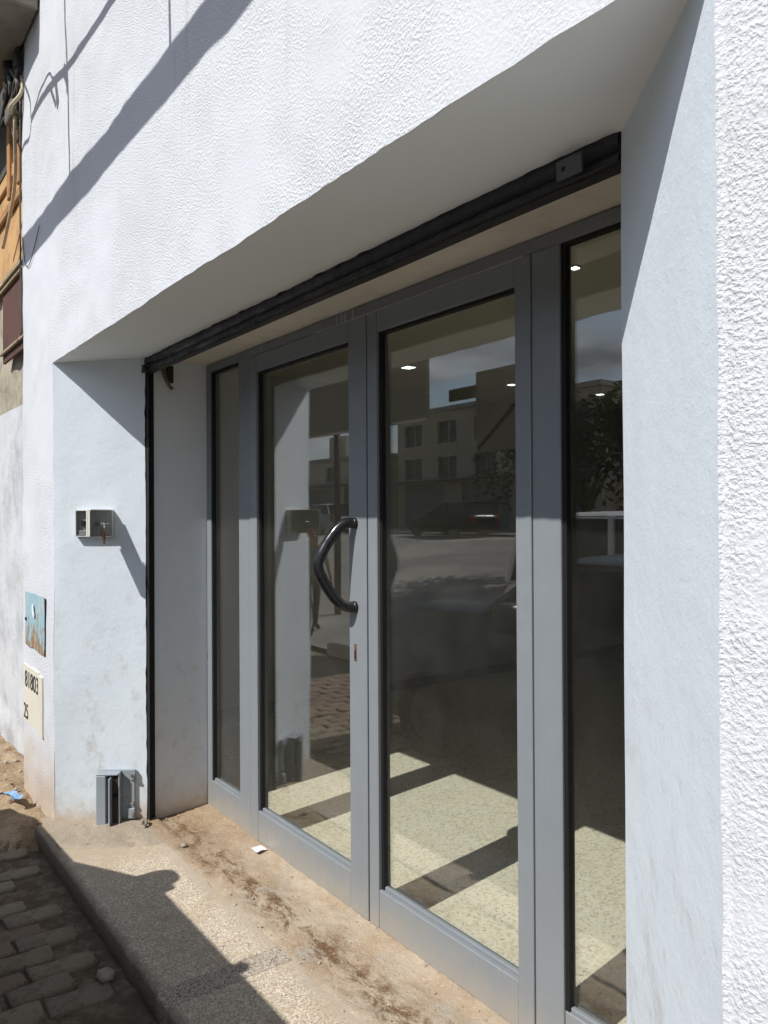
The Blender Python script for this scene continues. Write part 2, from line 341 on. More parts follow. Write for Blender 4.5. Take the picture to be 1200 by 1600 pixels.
# ------------------------------------------------------------------ ground
def st(o): o['kind'] = 'structure'; return o
g = st(pyd('ground', [(-400, -400, -.30), (400, -400, -.30), (400, 400, -.30), (-400, 400, -.30)], [(0, 1, 2, 3)], EARTH))
def far_z(y):
    t = max(0, min(1, (-y-5)/14)); return -.225+1.06*t*t*(3-2*t)
road = st(grid('road', lambda x, y: (x, y, far_z(y)-.006+.012*nz(x, y, 0, .5)), steps(-80, 60, 2.0), steps(-20.2, -3.32, 1.2), ASPH))
walk = st(grid('pavement', lambda x, y: (x, y, -.117+.007*nz(x, y, 3, 6)+.004*nz(x, y, 9, 19)), steps(-7.5, 3.0, .1), steps(-3.2, -.06, .1), GUTTER))
kerb = empty('kerb', (0, -3.26, -.2), 'concrete kerb between pavement and road', 'kerb')
for i in range(22):
    box('kerb_stone', (-9.5+i*.6, -3.32, -.28), (-8.91+i*.6, -3.2, -.10+random.uniform(-.004, .004)), STONE, kerb, .015, 2)
# pavers, long side square to the front, running bond
walk.location.z = .02
pv = []
for k in range(6):
    # worn block: uneven outline, dished top, crumbled arrises
    bm = bmesh.new(); gx_ = [-.060, -.056, -.030, 0, .030, .056, .060]; gy_ = [-.122, -.117, -.06, 0, .06, .117, .122]; tp = {}
    for i_, x_ in enumerate(gx_):
        for j_, y_ in enumerate(gy_):
            e_ = (i_ in (0, 6)) or (j_ in (0, 6)); c_ = (i_ in (0, 6)) and (j_ in (0, 6))
            ox = .006*nz(k*3.1, y_*9, 0, 1.7)+.004*nz(k, y_*30, 2, 1); oy = .006*nz(x_*20, k*2.3, 5, 1.7)
            sh = .90 if c_ else 1
            tp[i_, j_] = bm.verts.new((x_*sh+ox, y_*(.97 if c_ else 1)+oy, (-.008 if e_ else 0)+.006*nz(x_*18, y_*18, k*5.7, 1)+(.004*nz(x_*60, y_*60, k*2.2, 1))))
    for i_ in range(6):
        for j_ in range(6): bm.faces.new((tp[i_, j_], tp[i_+1, j_], tp[i_+1, j_+1], tp[i_, j_+1]))
    rim = [tp[i_, 0] for i_ in range(7)]+[tp[6, j_] for j_ in range(1, 7)]+[tp[i_, 6] for i_ in range(5, -1, -1)]+[tp[0, j_] for j_ in range(5, 0, -1)]
    low = [bm.verts.new((v.co.x*.98, v.co.y*.98, -.06)) for v in rim]
    for q in range(len(rim)): bm.faces.new((rim[q], low[q], low[(q+1) % len(rim)], rim[(q+1) % len(rim)]))
    bmesh.ops.recalc_face_normals(bm, faces=bm.faces)
    me = bpy.data.meshes.new('paver'); bm.to_mesh(me); bm.free(); me.materials.append(PAVER)
    me.polygons.foreach_set('use_smooth', [True]*len(me.polygons)); pv.append(me)
restv, restf = [], []
cnt = 0
i = 0; x = -7.3
while x < 2.9:
    y = -.165-(.125 if i % 2 else 0)-random.uniform(-.012, .012)
    j = 0
    while y > -3.1:
        dead = (j == 0 and random.random() < .22)
        if not dead:
            z = -.098+random.uniform(-.011, .008)-.012*max(0, nz(x, y, 0, 2.5))
            e = (random.gauss(0, .03), random.gauss(0, .022), random.gauss(0, .045))
            px = x+random.uniform(-.004, .004); py = y+random.uniform(-.004, .004)-.115
            if py > -1.02 and -6.0 < px < -.9:
                o = bpy.data.objects.new('paver', random.choice(pv)); C.objects.link(o); o.parent = walk
                o.location = (px, py, z); o.rotation_euler = e; o.scale = (random.uniform(.94, 1.03), random.uniform(.90, 1.03), 1); cnt += 1
            else:
                me = random.choice(pv); mm = Matrix.Translation((px, py, z)) @ Matrix.Rotation(e[0], 4, 'X')
                b0 = len(restv); restv += [mm @ v.co for v in me.vertices]; restf += [tuple(b0+q for q in p.vertices) for p in me.polygons]
        y -= .25; j += 1
    x += .125; i += 1
o = pyd('paver_field', restv, restf, PAVER, walk, True); o['kind'] = 'stuff'
# step: granite slabs with one dark strip, dirt behind them up to the door
step = st(box('entrance_step', (-4.75, -.065, -.30), (2.6, .41, -.022), GUTTER, None, 0))
def slab(x0, x1, y0, y1, mat, sag=0, nm='granite_slab'):
    us = steps(x0, x1, .04); vs = [y0, y0, y0+.006, y0+.02]+steps(y0+.05, y1, .05)
    def f(u, v):
        return (u, v, 0)
    bm = bmesh.new(); rows = []
    for u in us:
        ed = .007*nz(u, 0, 3, 9)+.006*nz(u, 1, 0, 30)+.010*max(0, nz(u, 2, 0, 14)-.3)
        e_end = min(abs(u-x0), abs(u-x1)); bz = -.0012 if e_end < .02 else 0
        prof = [(y0+ed+.012, -.13), (y0+ed, -.11), (y0+ed, -.012), (y0+ed+.004, -.004), (y0+ed+.014, 0)]+[(v, 0) for v in vs[4:]]
        rows.append([bm.verts.new((u, p[0], p[1]+bz+.003*nz(u, p[0], 0, 3)+(sag*(u-x0)) - (.012*max(0, nz(u, p[0], 8, 11)-.25) if p[1] > -.02 else 0))) for p in prof])
    for a_, b_ in zip(rows[:-1], rows[1:]):
        for k in range(len(a_)-1): bm.faces.new((a_[k], a_[k+1], b_[k+1], b_[k]))
    return frombm(nm, bm, mat, step, True)
slab(-4.66, -2.7655, -.095, .405, GRANITE)
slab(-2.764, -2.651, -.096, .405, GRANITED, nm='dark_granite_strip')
slab(-2.6495, -.95, -.098, .405, GRANITE)
slab(-.945, 1.0, -.098, .405, GRANITE)
def dz(x, y):
    b = .007*nz(x, y, 0, 5)+.006*nz(x, y, 4, 13)+.005*nz(x, y, 7, 32)
    if y > .70: b += .014*max(0, (y-.70)/.11)
    if x < -3.9 and y < .5:                       # dirt drifted over the slab end
        b += .020*min(1, (-3.9-x)/.5)
    edge = .395+.03*nz(x, 0, 2, 4)+.012*nz(x, 5, 2, 18)
    if x < -3.9: edge -= .55*min(1, max(0, (-3.9-x)/.42))
    t = max(0, min(1, (y-edge+.03)/.06))
    return -.03+t*(.026+b)
thr = st(grid('threshold_dirt', lambda x, y: (x, y, dz(x, y)), steps(-4.72, -.9, .018), steps(-.06, .83, .018), THRESH))
drift = st(grid('dirt_drift', lambda x, y: (x, y, -.125+.125*max(0, min(1, (y+.33+.06*nz(x, y, 1, 5))/.28))*max(0, min(1, (-4.50-x)/.16))*(.85+.3*nz(x, y, 3, 6))+.01*nz(x, y, 5, 22)), steps(-7.4, -4.48, .03), steps(-.42, .14, .025), DIRT))

# ------------------------------------------------------------------ the shop building
shop = empty('shop_building', (-3, .4, 0), 'white stuccoed shop front with a splayed, recessed door bay', 'building')
def fy(x, z):
    y = .004*nz(x, z, 0, 7)+.006*nz(x, z, 5, 1.6)
    # soft arris toward the opening
    if z < ZL+.03:
        dR = x-XR0
        if 0 <= dR < .035: y += .010*(1-dR/.035)**2
    return y
def fpos(x, z):
    jx = jz = 0
    if abs(z-ZL) < 1e-6: jz = .003*nz(x, 0, 1, 9)+.003*nz(x, 3, 1, 33)+.003*nz(x, 0, 4, 2)
    if abs(x-XR0) < 1e-6: jx = .003*nz(0, z, 1, 12)
    if abs(x-XE) < 1e-6: jx = .012*nz(0, z, 1, 6)+.007*nz(0, z, 2, 22)
    return (x+jx, fy(x, z), z+jz)
us = steps(XE, XL0, .03)+steps(XL0, XR0, .03)[1:]+[XR0+.008, XR0+.018, XR0+.03]+steps(XR0+.05, 1.8, .03)
vs = steps(-.16, ZL, .03)+[ZL+.01]+steps(ZL+.03, 7.2, .04)
grid('front_wall', fpos, us, vs, STUCCO, shop, lambda u0, u1, v0, v1: u0 >= XL0-1e-6 and u1 <= XR0+1e-6 and v1 <= ZL+1e-6)
grid('side_return', lambda y, z: (fpos(XE, z)[0]+.004*nz(0, z, y, 9), y+fy(XE, z), z), steps(0, .5, .05), steps(-.16, 7.2, .05), STUCCO, shop)
def lerp(a, b, t): return a+(b-a)*t
grid('left_splay', lambda t, z: (lerp(XL0, XL1, t)+.004*nz(t, z, 1, 2.2), lerp(0, Y1, t)+.004*nz(t, z, 5, 2.2)+(fy(XL0, z) if t == 0 else 0)-(.012*max(0, nz(0, z, 2, 30)+.25*nz(0, z, 4, 70)) if t == 1 else 0), min(z, lerp(ZL, ZS, t)+.004)), steps(0, 1, .06), steps(-.08, 2.64, .04), SPLAY, shop)
grid('right_splay', lambda t, z: (lerp(XR0, XR1, t)+(.003*nz(0, z, 1, 12) if t == 0 else .003*nz(t, z, 1, 2)), lerp(.010, Y1, t)+.003*nz(t, z, 5, 2), min(z, lerp(ZL, ZS, t)+.004)), steps(0, 1, .06), steps(-.08, 2.64, .04), SPLAY, shop)
def sf(x, t):
    xa = lerp(XL0, XR0, x); xb = lerp(XL1, XR1, x); X = lerp(xa, xb, t)
    z = lerp(ZL, ZS, t)+.004*nz(X, t, 0, 2)
    if t == 0: z += .003*nz(xa, 0, 1, 9)+.003*nz(xa, 3, 1, 33)+.003*nz(xa, 0, 4, 2)
    cr_ = max(0, 1-(XR0-X+(-.488*t))/.10) if t >= 0 else 0       # rounded inner corner toward the right splay
    dr = (lerp(XR0, XR1, t)-X)
    if dr < .05: z -= .006*(1-dr/.05)**2
    return (X, lerp(fy(X, ZL) if XL0 < X < XR0 else .012, Y1+.012*nz(X, 0, 7, 14)-.005, t), z)
grid('soffit', sf, [-.005]+steps(0, 1, .006)+[1.005], steps(0, 1, .08), SOFFIT, shop)
grid('left_reveal', lambda y, z: (lerp(XL1-.010, XL1-.018, (y-Y1)/.4)+.002*nz(0, y, z, 3), y, z), steps(Y1+.052, Y2+.06, .04), steps(-.05, ZF+.02, .06), REVEAL, shop)
grid('right_reveal', lambda y, z: (XR1, y, z), steps(Y1+.06, Y2+.06, .04), steps(-.05, ZF+.02, .1), REVEAL, shop)
grid('head_reveal', lambda x, y: (x, y, ZF-.002+.004*nz(x, y, 0, 3)), steps(XL1-.02, XR1+.02, .05), steps(Y1+.09, Y2+.06, .05), CEILB, shop)
box('shutter_pocket_back', (XL1-.02, Y1+.12, ZF+.006), (XR1+.02, Y1+.14, 2.95), GUIDE, shop, 0)
# interior shell
RX0, RX1, RY0, RY1, RZ = -6.10, 1.30, Y2+.062, 9.6, 2.96
grid('room_left_wall', lambda y, z: (RX0, y, z), [RY0, RY1], [-.02, RZ], ROOM, shop)
box('skirting', (RX0+.001, RY0, 0), (RX0+.014, RY1, .09), SKIRT, shop, .003)
grid('room_right_wall', lambda y, z: (RX1, y, z), [RY0, RY1], [-.02, RZ], ROOM, shop)
grid('room_back_wall', lambda x, z: (x, RY1, z), [RX0, RX1], [-.02, RZ], ROOM, shop)
grid('room_front_wall', lambda x, z: (x, RY0, z), [RX0, XL1-.018, XR1, RX1], [-.02, ZF+.002, RZ], ROOM, shop, lambda u0, u1, v0, v1: abs(u0-(XL1-.018)) < 1e-4 and v0 < 0)
box('ceiling', (RX0-.02, .302, RZ), (RX1+.5, RY1+.2, RZ+.25), ROOMC, shop, 0)
box('roof_slab', (XE+.03, .05, RZ+.002), (RX1+.5, .30, RZ+.25), ROOMC, shop, 0)
box('ceiling_beam', (RX0, 8.2, RZ-.28), (RX1, 8.6, RZ-.002), ROOMC, shop, .01)
box('outer_side_wall', (RX0-.3, .28, -.2), (RX0-.02, RY1+.2, RZ-.004), ROOM, shop, 0)
box('outer_side_wall', (RX1+.02, .12, -.2), (RX1+.3, RY1+.2, RZ-.004), ROOM, shop, 0)
box('outer_back_wall', (RX0-.02, RY1+.02, -.2), (RX1+.02, RY1+.2, RZ-.004), ROOM, shop, 0)
st(grid('shop_floor', lambda x, y: (x, y, .003), steps(RX0, RX1, .5), steps(Y2+.03, RY1, .5), TERR))

# downlights in the room ceiling
EMI, en, el_, eb = nt('lamp_glow'); eb.inputs['Emission Color'].default_value = (.93, 1, .95, 1); eb.inputs['Emission Strength'].default_value = 2.2
LP = ((-5.02, 2.87), (-5.13, 4.19), (-2.52, 1.95), (-5.03, 5.36))
for k, (px, py, dl, dn_) in enumerate(((LP[0][0], LP[0][1], 'recessed ceiling lamp behind the second door pane, brightest of the ceiling lamps', ''), (LP[1][0], LP[1][1], 'recessed ceiling lamp deep inside the shop, behind the right door stile', ''), (LP[2][0], LP[2][1], 'recessed ceiling lamp seen high in the right sidelight', ''), (LP[3][0], LP[3][1], 'farthest recessed ceiling lamp, seen in the right sidelight', ''))):
    t = empty('ceiling_lamp', (px, py, RZ), dl, 'ceiling lamp', 'recessed lamps in the shop ceiling')
    t.scale = (.42, .42, 1) if k == 2 else (.7, .7, 1) if k else (1, 1, 1)
    bm = bmesh.new(); bmbox(bm, (-.055, -.055, -.010), (.055, .055, -.001), .003)
    frombm('trim', bm, BOXW, t)
    bm = bmesh.new(); bmbox(bm, (-.042, -.042, -.015), (.042, .042, -.0105), .001)
    frombm('diffuser', bm, EMI, t)

# ------------------------------------------------------------------ glazed shopfront: fixed frame and sidelights
YF, YB = Y2-.006, Y2+.05                      # frame front and back
fr = empty('glazed_shopfront', (-2.74, Y2, 0), 'fixed grey aluminium frame with two narrow sidelights around the double door', 'shopfront')
def bar(nm, x0, x1, z0, z1, par, y0=YF, y1=YB, mt=None, bev=.0025):
    return box(nm, (x0, y0, z0), (x1, y1, z1), mt or ALU, par, bev)
ML0, ML1 = -3.921, -3.792
MR0, MR1 = -1.750, -1.632
HB = 2.583
bar('header', XL1-.014, XR1-.002, HB, ZF-.006, fr)
bar('jamb', XL1-.014, -4.302, .0, HB-.001, fr)
bar('jamb', -1.185, XR1-.002, .0, HB-.001, fr)
bar('mullion', ML0, ML1, .0, HB-.001, fr, YF-.004)
bar('mullion', MR0, MR1, .0, HB-.001, fr, YF-.004)
bar('sill_rail', -4.301, ML0-.001, .0, .168, fr)
bar('sill_rail', MR1+.001, -1.186, .0, .168, fr)
def pane(par, x0, x1, z0, z1, y):
    p = box('pane', (x0-.004, y, z0-.004), (x1+.004, y+.006, z1+.004), GLASS, par, 0)
    # rubber beading, on both faces of the glass
    for nm, lo, hi in (('beading', (x0+.0006, YF+.004, z0), (x0+.016, y-.001, z1)), ('beading', (x1-.006, y-.010, z0), (x1, y-.001, z1)),
                       ('beading', (x0+.0165, YF+.004, z1-.012), (x1-.0065, y-.001, z1-.0006))):
        box(nm, lo, hi, GASKET, par, .001)
    box('glazing_bead', (x0+.0165, y-.018, z0), (x1-.006, y-.001, z0+.014), ALU, par, .002)
    return p
GY = Y2+.022
pane(fr, -4.302, ML0, .168, HB, GY)
pane(fr, MR1, -1.185, .168, HB, GY)

# the two door leaves
def leaf(x0, x1, sl, sr, label):
    d = empty('shop_door', ((x0+x1)/2, Y2, 0), label, 'door', 'glazed double door leaves')
    z0, z1, zt = .012, HB-.004, 2.492
    yb, yf = YB-.002, YF-.010
    bar('stile', x0, x0+sl, z0, z1, d, yf, yb); bar('stile', x1-sr, x1, z0, z1, d, yf, yb)
    bar('bottom_rail', x0+sl+.0014, x1-sr-.0014, z0, .172, d, yf+.0015, yb); bar('top_rail', x0+sl+.0014, x1-sr-.0014, zt, z1, d, yf+.0015, yb)
    pane(d, x0+sl, x1-sr, .172, zt, GY)
    return d
DM = -2.683
d1 = leaf(ML1+.011, DM-.0055, .083, .132, 'left leaf of the double door, with the black bow handle')
d2 = leaf(DM+.0055, MR0-.0022, .066, .069, 'right leaf of the double door, next to the wide mullion')
# gap shadow strips behind the leaf joints
for xx in (ML1+.003, DM, MR0-.002):
    bar('joint_strip', xx-.012, xx+.012, .01, HB-.003, fr, YB-.0015, YB+.006, GASKET, 0)
# silicone smears on the header above the doors
SIL = simple('silicone', (.55, .55, .52), .6)
for xx, ln in ((-2.93, .045), (-2.885, .04), (-2.86, .045), (-2.80, .05), (-3.66, .035)):
    box('silicone_smear', (xx, YF-.0018, HB+.046-ln), (xx+.008, YF-.0002, HB+.046), SIL, fr, .0005)
box('door_brush', (-3.1, YF-.0125, HB-.004), (-1.78, YF-.0005, HB-.0015), SIL, fr, 0)
# bow handle
HX = -2.772; yh = YF-.010
prof = [(0, 1.695), (.040, 1.694), (.078, 1.668), (.122, 1.606), (.152, 1.548), (.160, 1.514), (.152, 1.480), (.122, 1.422), (.078, 1.360), (.040, 1.335), (0, 1.333)]
pts = []
raw = [Vector((HX-.30*p_, yh-p_, z_)) for p_, z_ in prof]
tube('handle', smoothpts(raw, 5), .0235, TUBE, d1, 14)
for z_ in (1.695, 1.333):
    hb_ = tube('handle_mount', [(HX, yh+.001, z_), (HX-.003, yh-.012, z_)], .024, TUBE, d1, 16)
bm = bmesh.new(); bmbox(bm, (HX-.010, yh-.0022, 1.098), (HX+.008, yh+.001, 1.172), .001); 
inv = loc_of(d1).inverted()
for v in bm.verts: v.co = inv @ v.co
frombm('keyhole_plate', bm, RUST, d1)
box('keyhole', (HX-.006, yh-.0035, 1.108), (HX+.004, yh-.0021, 1.145), GUIDE, d1, .0005)

# ------------------------------------------------------------------ roller shutter, pulled up
rs = empty('roller_shutter', (-2.74, Y1+.03, 2.53), 'raised dark roller shutter with only its bottom bar showing', 'roller shutter')
inv = loc_of(rs).inverted()
def extr(nm, prof, x0, x1, mat, par, wob=.0, n=60):
    bm = bmesh.new(); rows = []
    for k in range(n+1):
        x = lerp(x0, x1, k/n); w = wob*nz(x, 0, 3, 1.7)
        rows.append([bm.verts.new(loc_of(par).inverted() @ Vector((x, y, z+w))) for y, z in prof])
    for a_, b_ in zip(rows[:-1], rows[1:]):
        for k in range(len(prof)): bm.faces.new((a_[k], a_[(k+1) % len(prof)], b_[(k+1) % len(prof)], b_[k]))
    bm.faces.new(rows[0]); bm.faces.new(rows[-1][::-1])
    return frombm(nm, bm, mat, par)
y0 = Y1-.002
extr('bottom_slat', [(y0+.012, 2.66), (y0+.002, 2.635), (y0-.006, 2.610), (y0-.004, 2.598), (y0+.008, 2.586), (y0+.02, 2.580), (y0+.032, 2.580), (y0+.032, 2.66)], XL1+.005, XR1-.004, SHUT, rs, .004)
extr('bottom_bar', [(y0+.006, 2.582), (y0-.002, 2.570), (y0-.003, 2.557), (y0+.006, 2.550), (y0+.034, 2.550), (y0+.034, 2.578)], XL1+.004, XR1-.004, SHUT, rs, .004)
extr('angle_lip', [(y0+.002, 2.5485), (y0+.002, 2.5430), (y0+.036, 2.5430), (y0+.036, 2.5485)], XL1+.004, XR1-.004, DARKM, rs, .003)
for xx in (-2.98, -2.1, -3.7): tube('rivet', [(xx, y0+.006, 2.553), (xx, y0-.008, 2.553)], .007, DARKM, rs, 10)
# lock tabs
def tab(nm, lo, hi, hx, hz, hr, yy0, mat):
    """plate with a square hole, standing proud of the bar"""
    bm = bmesh.new(); (x0_, z0_), (x1_, z1_) = lo, hi
    o_ = [(x0_, z0_), (x1_, z0_), (x1_, z1_), (x0_, z1_)]; i_ = [(hx-hr, hz-hr), (hx+hr, hz-hr), (hx+hr, hz+hr), (hx-hr, hz+hr)]
    L = []
    for yy in (yy0, yy0+.006):
        L.append(([bm.verts.new(inv @ Vector((a_, yy, b_))) for a_, b_ in o_], [bm.verts.new(inv @ Vector((a_, yy, b_))) for a_, b_ in i_]))
    for k in range(4):
        k2 = (k+1) % 4
        bm.faces.new((L[0][0][k], L[0][0][k2], L[0][1][k2], L[0][1][k])); bm.faces.new((L[1][0][k], L[1][1][k], L[1][1][k2], L[1][0][k2]))
        bm.faces.new((L[0][0][k], L[1][0][k], L[1][0][k2], L[0][0][k2])); bm.faces.new((L[0][1][k], L[0][1][k2], L[1][1][k2], L[1][1][k]))
    return frombm(nm, bm, mat, rs)
tab('lock_tab', (-4.405, 2.545), (-4.30, 2.588), -4.375, 2.567, .009, y0-.016, SHUT)
GREYT = simple('tab_grey', (.13, .13, .145), .5, .3)
tab('lock_tab', (-1.292, 2.556), (-1.214, 2.604), -1.270, 2.580, .006, y0-.030, GREYT)
tube('bar_ring', [(-4.29+.018*math.cos(q*.5236), y0-.010, 2.565+.018*math.sin(q*.5236)) for q in range(13)], .005, DARKM, rs, 8)
for x0_, x1_ in ((XL1-.006, XL1+.040), (XR1-.040, XR1+.040)):
    s_ = 1 if x0_ < -2 else -1
    bk = x0_ if s_ > 0 else x1_
    box('guide_rail', (min(bk, bk+s_*.005), Y1+.006, .0), (max(bk, bk+s_*.005), Y1+.050, 2.62), GUIDE, rs, 0)
    if s_ > 0: box('guide_flange', (min(bk+s_*.006, bk+s_*.014), Y1+.0035, .0), (max(bk+s_*.006, bk+s_*(.046 if s_ > 0 else .014)), Y1+.007, 2.62), GUIDE, rs, 0)
tube('stopper_arm', [(-4.33, Y1+.095, 2.60), (-4.33, Y1+.11, 2.53), (-4.325, Y1+.135, 2.48), (-4.325, Y1+.150, 2.465)], [.012, .011, .009, .012], simple('stopper', (.20, .16, .12), .8), rs, 8)
box('torn_strip', (-4.335, Y1+.115, 2.50), (-4.330, Y1+.16, 2.60), DARKM, rs, .001)

# ------------------------------------------------------------------ things on the left splay
SD = Vector((XL1-XL0, Y1, 0)).normalized(); SN = Vector((SD.y, -SD.x, 0))     # along the splay, and out of it
def onsplay(s, z, n=0): return Vector((XL0, 0, z))+SD*s+SN*n
def splay_empty(name, s, z, label, cat):
    o = bpy.data.objects.new(name, None); C.objects.link(o); o.empty_display_size = .1
    o.location = onsplay(s, z); o.rotation_euler = (0, 0, math.atan2(SD.y, SD.x))       # local x along, local -y out, z up
    return tag(o, label, cat)
def lbox(nm, lo, hi, mat, par, bev=.0015, mat4=None):
    bm = bmesh.new(); bmbox(bm, lo, hi, bev, 1, mat4); return frombm(nm, bm, mat, par)
kb = splay_empty('key_switch_box', .128, 1.617, 'open grey metal key switch box on the left splay with its lid swung out', 'key box')
W, H, D, LW = .205, .150, .032, .190
lbox('back_plate', (0, -.004, 0), (W, .006, H), BOXG, kb)
for nm, lo, hi in (('side_wall', (0, -D, 0), (.005, -.0045, H)), ('side_wall', (W-.005, -D, 0), (W, -.0045, H)),
                   ('base_wall', (.0052, -D, 0), (W-.0052, -.0045, .005)), ('top_wall', (.0052, -D, H-.005), (W-.0052, -.0045, H))):
    lbox(nm, lo, hi, BOXW, kb, .001)
lbox('terminal_block', (.02, -.03, .012), (.085, -.0045, .035), STEEL, kb)
lbox('push_button', (.03, -.02, .065), (.05, -.0045, .09), GUIDE, kb)
lid = lbox('lid', (-LW, -.003, 0), (0, .003, H), BOXG, kb, .001, None)
lid.location = (W-.004, -D-.003, 0); lid.rotation_euler = (0, 0, R(66))
lbox('lid_rim', (-LW, -.012, 0.004), (-LW+.006, .012, H-.004), BOXW, lid, .001)
lbox('lid_rim', (-LW+.0065, -.012, H-.004), (-.012, .012, H+.002), BOXW, lid, .001)
lbox('lid_rim', (-LW+.0065, -.012, -.002), (-.012, .012, .004), BOXW, lid, .001)
lbox('lock_barrel', (-.125, -.035, .062), (-.105, -.0035, .082), STEEL, lid, .004)
lw = (Matrix.Translation(kb.location) @ kb.rotation_euler.to_matrix().to_4x4()) @ (Matrix.Translation(lid.location) @ lid.rotation_euler.to_matrix().to_4x4())
kloc = lw @ Vector((-.115, -.042, .06))
ky = empty('bunch_of_keys', kloc, 'keys with an orange tag hanging from the lock of the key box', 'keys')
tube('key', [kloc+Vector((0, 0, .012)), kloc+Vector((-.01, .03, .012))], .004, STEEL, ky, 8)
tube('key_ring', [kloc+Vector((.012*math.cos(q*.5236), 0, .012*math.sin(q*.5236)-.008)) for q in range(13)], .0018, STEEL, ky, 6)
def kbox(nm, lo, hi, mat, rz):
    bm = bmesh.new(); bmbox(bm, lo, hi, .003, 2, Matrix.Rotation(rz, 4, 'Y')); return frombm(nm, bm, mat, ky)
kbox('orange_tag', (-.017, -.004, -.085), (.017, .004, -.026), ORANGE, R(-6))
kbox('key', (-.008, -.014, -.108), (.008, -.008, -.02), DARKM, R(-26))
kbox('key', (-.017, -.011, -.058), (.017, -.006, -.012), DARKM, R(-14))
# shutter lock bracket at the foot of the splay
bk = splay_empty('shutter_lock_bracket', .262, 0.0, 'grey painted steel bracket bolted at the foot of the left splay', 'bracket')
lbox('back_plate', (0, -.008, -.01), (.185, .004, .30), BRKT, bk)
lbox('left_channel', (-.012, -.075, -.03), (.040, -.0085, .285), BRKT, bk, .003)
lbox('fin', (.062, -.105, -.03), (.072, -.0085, .275), BRKT, bk, .002)
lbox('fin', (.108, -.070, -.03), (.116, -.0085, .30), BRKT, bk, .002)
lbox('inner_plate', (.0725, -.060, -.01), (.1075, -.052, .27), DARKM, bk, .001)
bm = bmesh.new()
vs_ = [(.117, .30), (.19, .30), (.19, .245), (.165, .245), (.117, .285)]
fa = [bm.verts.new((x_, -.030, z_)) for x_, z_ in vs_]; fb = [bm.verts.new((x_, -.0085, z_)) for x_, z_ in vs_]
bm.faces.new(fa); bm.faces.new(fb[::-1])
for k in range(5): bm.faces.new((fa[k], fb[k], fb[(k+1) % 5], fa[(k+1) % 5]))
frombm('gusset', bm, BRKT, bk)
lbox('edge_strap', (.160, -.022, .035), (.186, -.0085, .244), BRKT, bk, .002)
lbox('foot_clip', (.150, -.035, .03), (.188, -.0225, .085), BRKT, bk, .002)
for bx_, bz_, by_ in ((.178, .27, -.031), (.174, .058, -.036), (.174, .115, -.023)):
    bm = bmesh.new(); tube_bm(bm, [(bx_, by_+.002, bz_), (bx_, by_-.010, bz_)], .010, 6); frombm('bolt', bm, STEEL, bk)
lbox('top_strap', (-.012, -.075, .2855), (.108, -.0085, .296), BRKT, bk, .002)
tube('latch_hole', [bk.location+SD*.09+SN*.058+Vector((0, 0, .17)), bk.location+SD*.09+SN*.0625+Vector((0, 0, .17))], .014, GUIDE, bk, 12)
# padlock eye on the threshold
ey = empty('floor_lock_eye', (-4.25, .385, .0), 'small rusty steel lock eye lying at the shutter guide', 'lock eye')
e0 = Vector((-4.265, .385, .018))
tube('eye_ring', [e0+Vector((.024*math.cos(q*.5236), .010*math.sin(q*.5236), .026*math.sin(q*.5236))) for q in range(13)], .009, simple('eye_metal', (.24, .21, .17), .7, .2), ey, 8)
box('eye_plate', (-4.25, .33, -.006), (-4.18, .38, .008), STONE, ey, .004)

# ------------------------------------------------------------------ plates on the narrow strip of front wall
def text_mesh(name, s, size, mat, parent, loc, sx=1.0):
    cu = bpy.data.curves.new(name, 'FONT'); cu.body = s; cu.size = size; cu.extrude = .0006; cu.align_x = 'LEFT'
    to = bpy.data.objects.new(name+'_src', cu); C.objects.link(to)
    dg = bpy.context.evaluated_depsgraph_get(); me = bpy.data.meshes.new_from_object(to.evaluated_get(dg)); bpy.data.objects.remove(to)
    o = link(name, me, mat, parent); me.materials.clear(); me.materials.append(mat)
    o.location = Vector(loc)-parent.location; o.rotation_euler = (R(90), 0, 0); o.scale = (sx, 1, 1); return o
bp = empty('blue_plate', (-5.06, -.004, 1.09), 'rusty pale blue enamel plate on the corner strip, above the number plate', 'plate')
grid('plate_sheet', lambda x, z: (x+.006*nz(x, z, 0, 9), -.010-.003*nz(x, z, 0, 6), z+.010*nz(x, z, 4, 7)), steps(-5.30, -4.80, .03), steps(.925, 1.262, .03), BLUEEN, bp)
box('plate_edge', (-5.29, -.005, .935), (-4.81, .004, 1.252), RUST, bp, .003)
tube('screw_hole', [(-5.27, -.018, 1.09), (-5.27, -.006, 1.09)], .010, GUIDE, bp, 10)
a = M('flaked_white', (.72, .73, .72), .8); FLK = a.m
bm = bmesh.new()
cs = [(-.05, .10), (.02, .12), (.05, .03), (.09, -.02), (.05, -.08), (-.01, -.05), (-.06, .0)]
fv = [bm.verts.new(inv_) for inv_ in [Vector((x_*.5, -.0142, z_*.45+.06)) for x_, z_ in cs]]; bm.faces.new(fv); frombm('flaked_patch', bm, FLK, bp)
npl = empty('number_plate', (-5.1, -.004, .62), 'cream wall plate stencilled 81803 and 25, under the blue plate', 'number plate')
box('plate_sheet', (-5.36, -.010, .44), (-4.955, .004, .80), CREAM, npl, .003)
box('plate_sheet', (-4.950, -.013, .425), (-4.86, .004, .785), CREAM, npl, .003)
text_mesh('stencil_number', '81803', .145, INK, npl, (-5.31, -.0125, .665), 1.02)
text_mesh('stencil_number', '25', .135, INK, npl, (-5.345, -.0125, .462), .95)

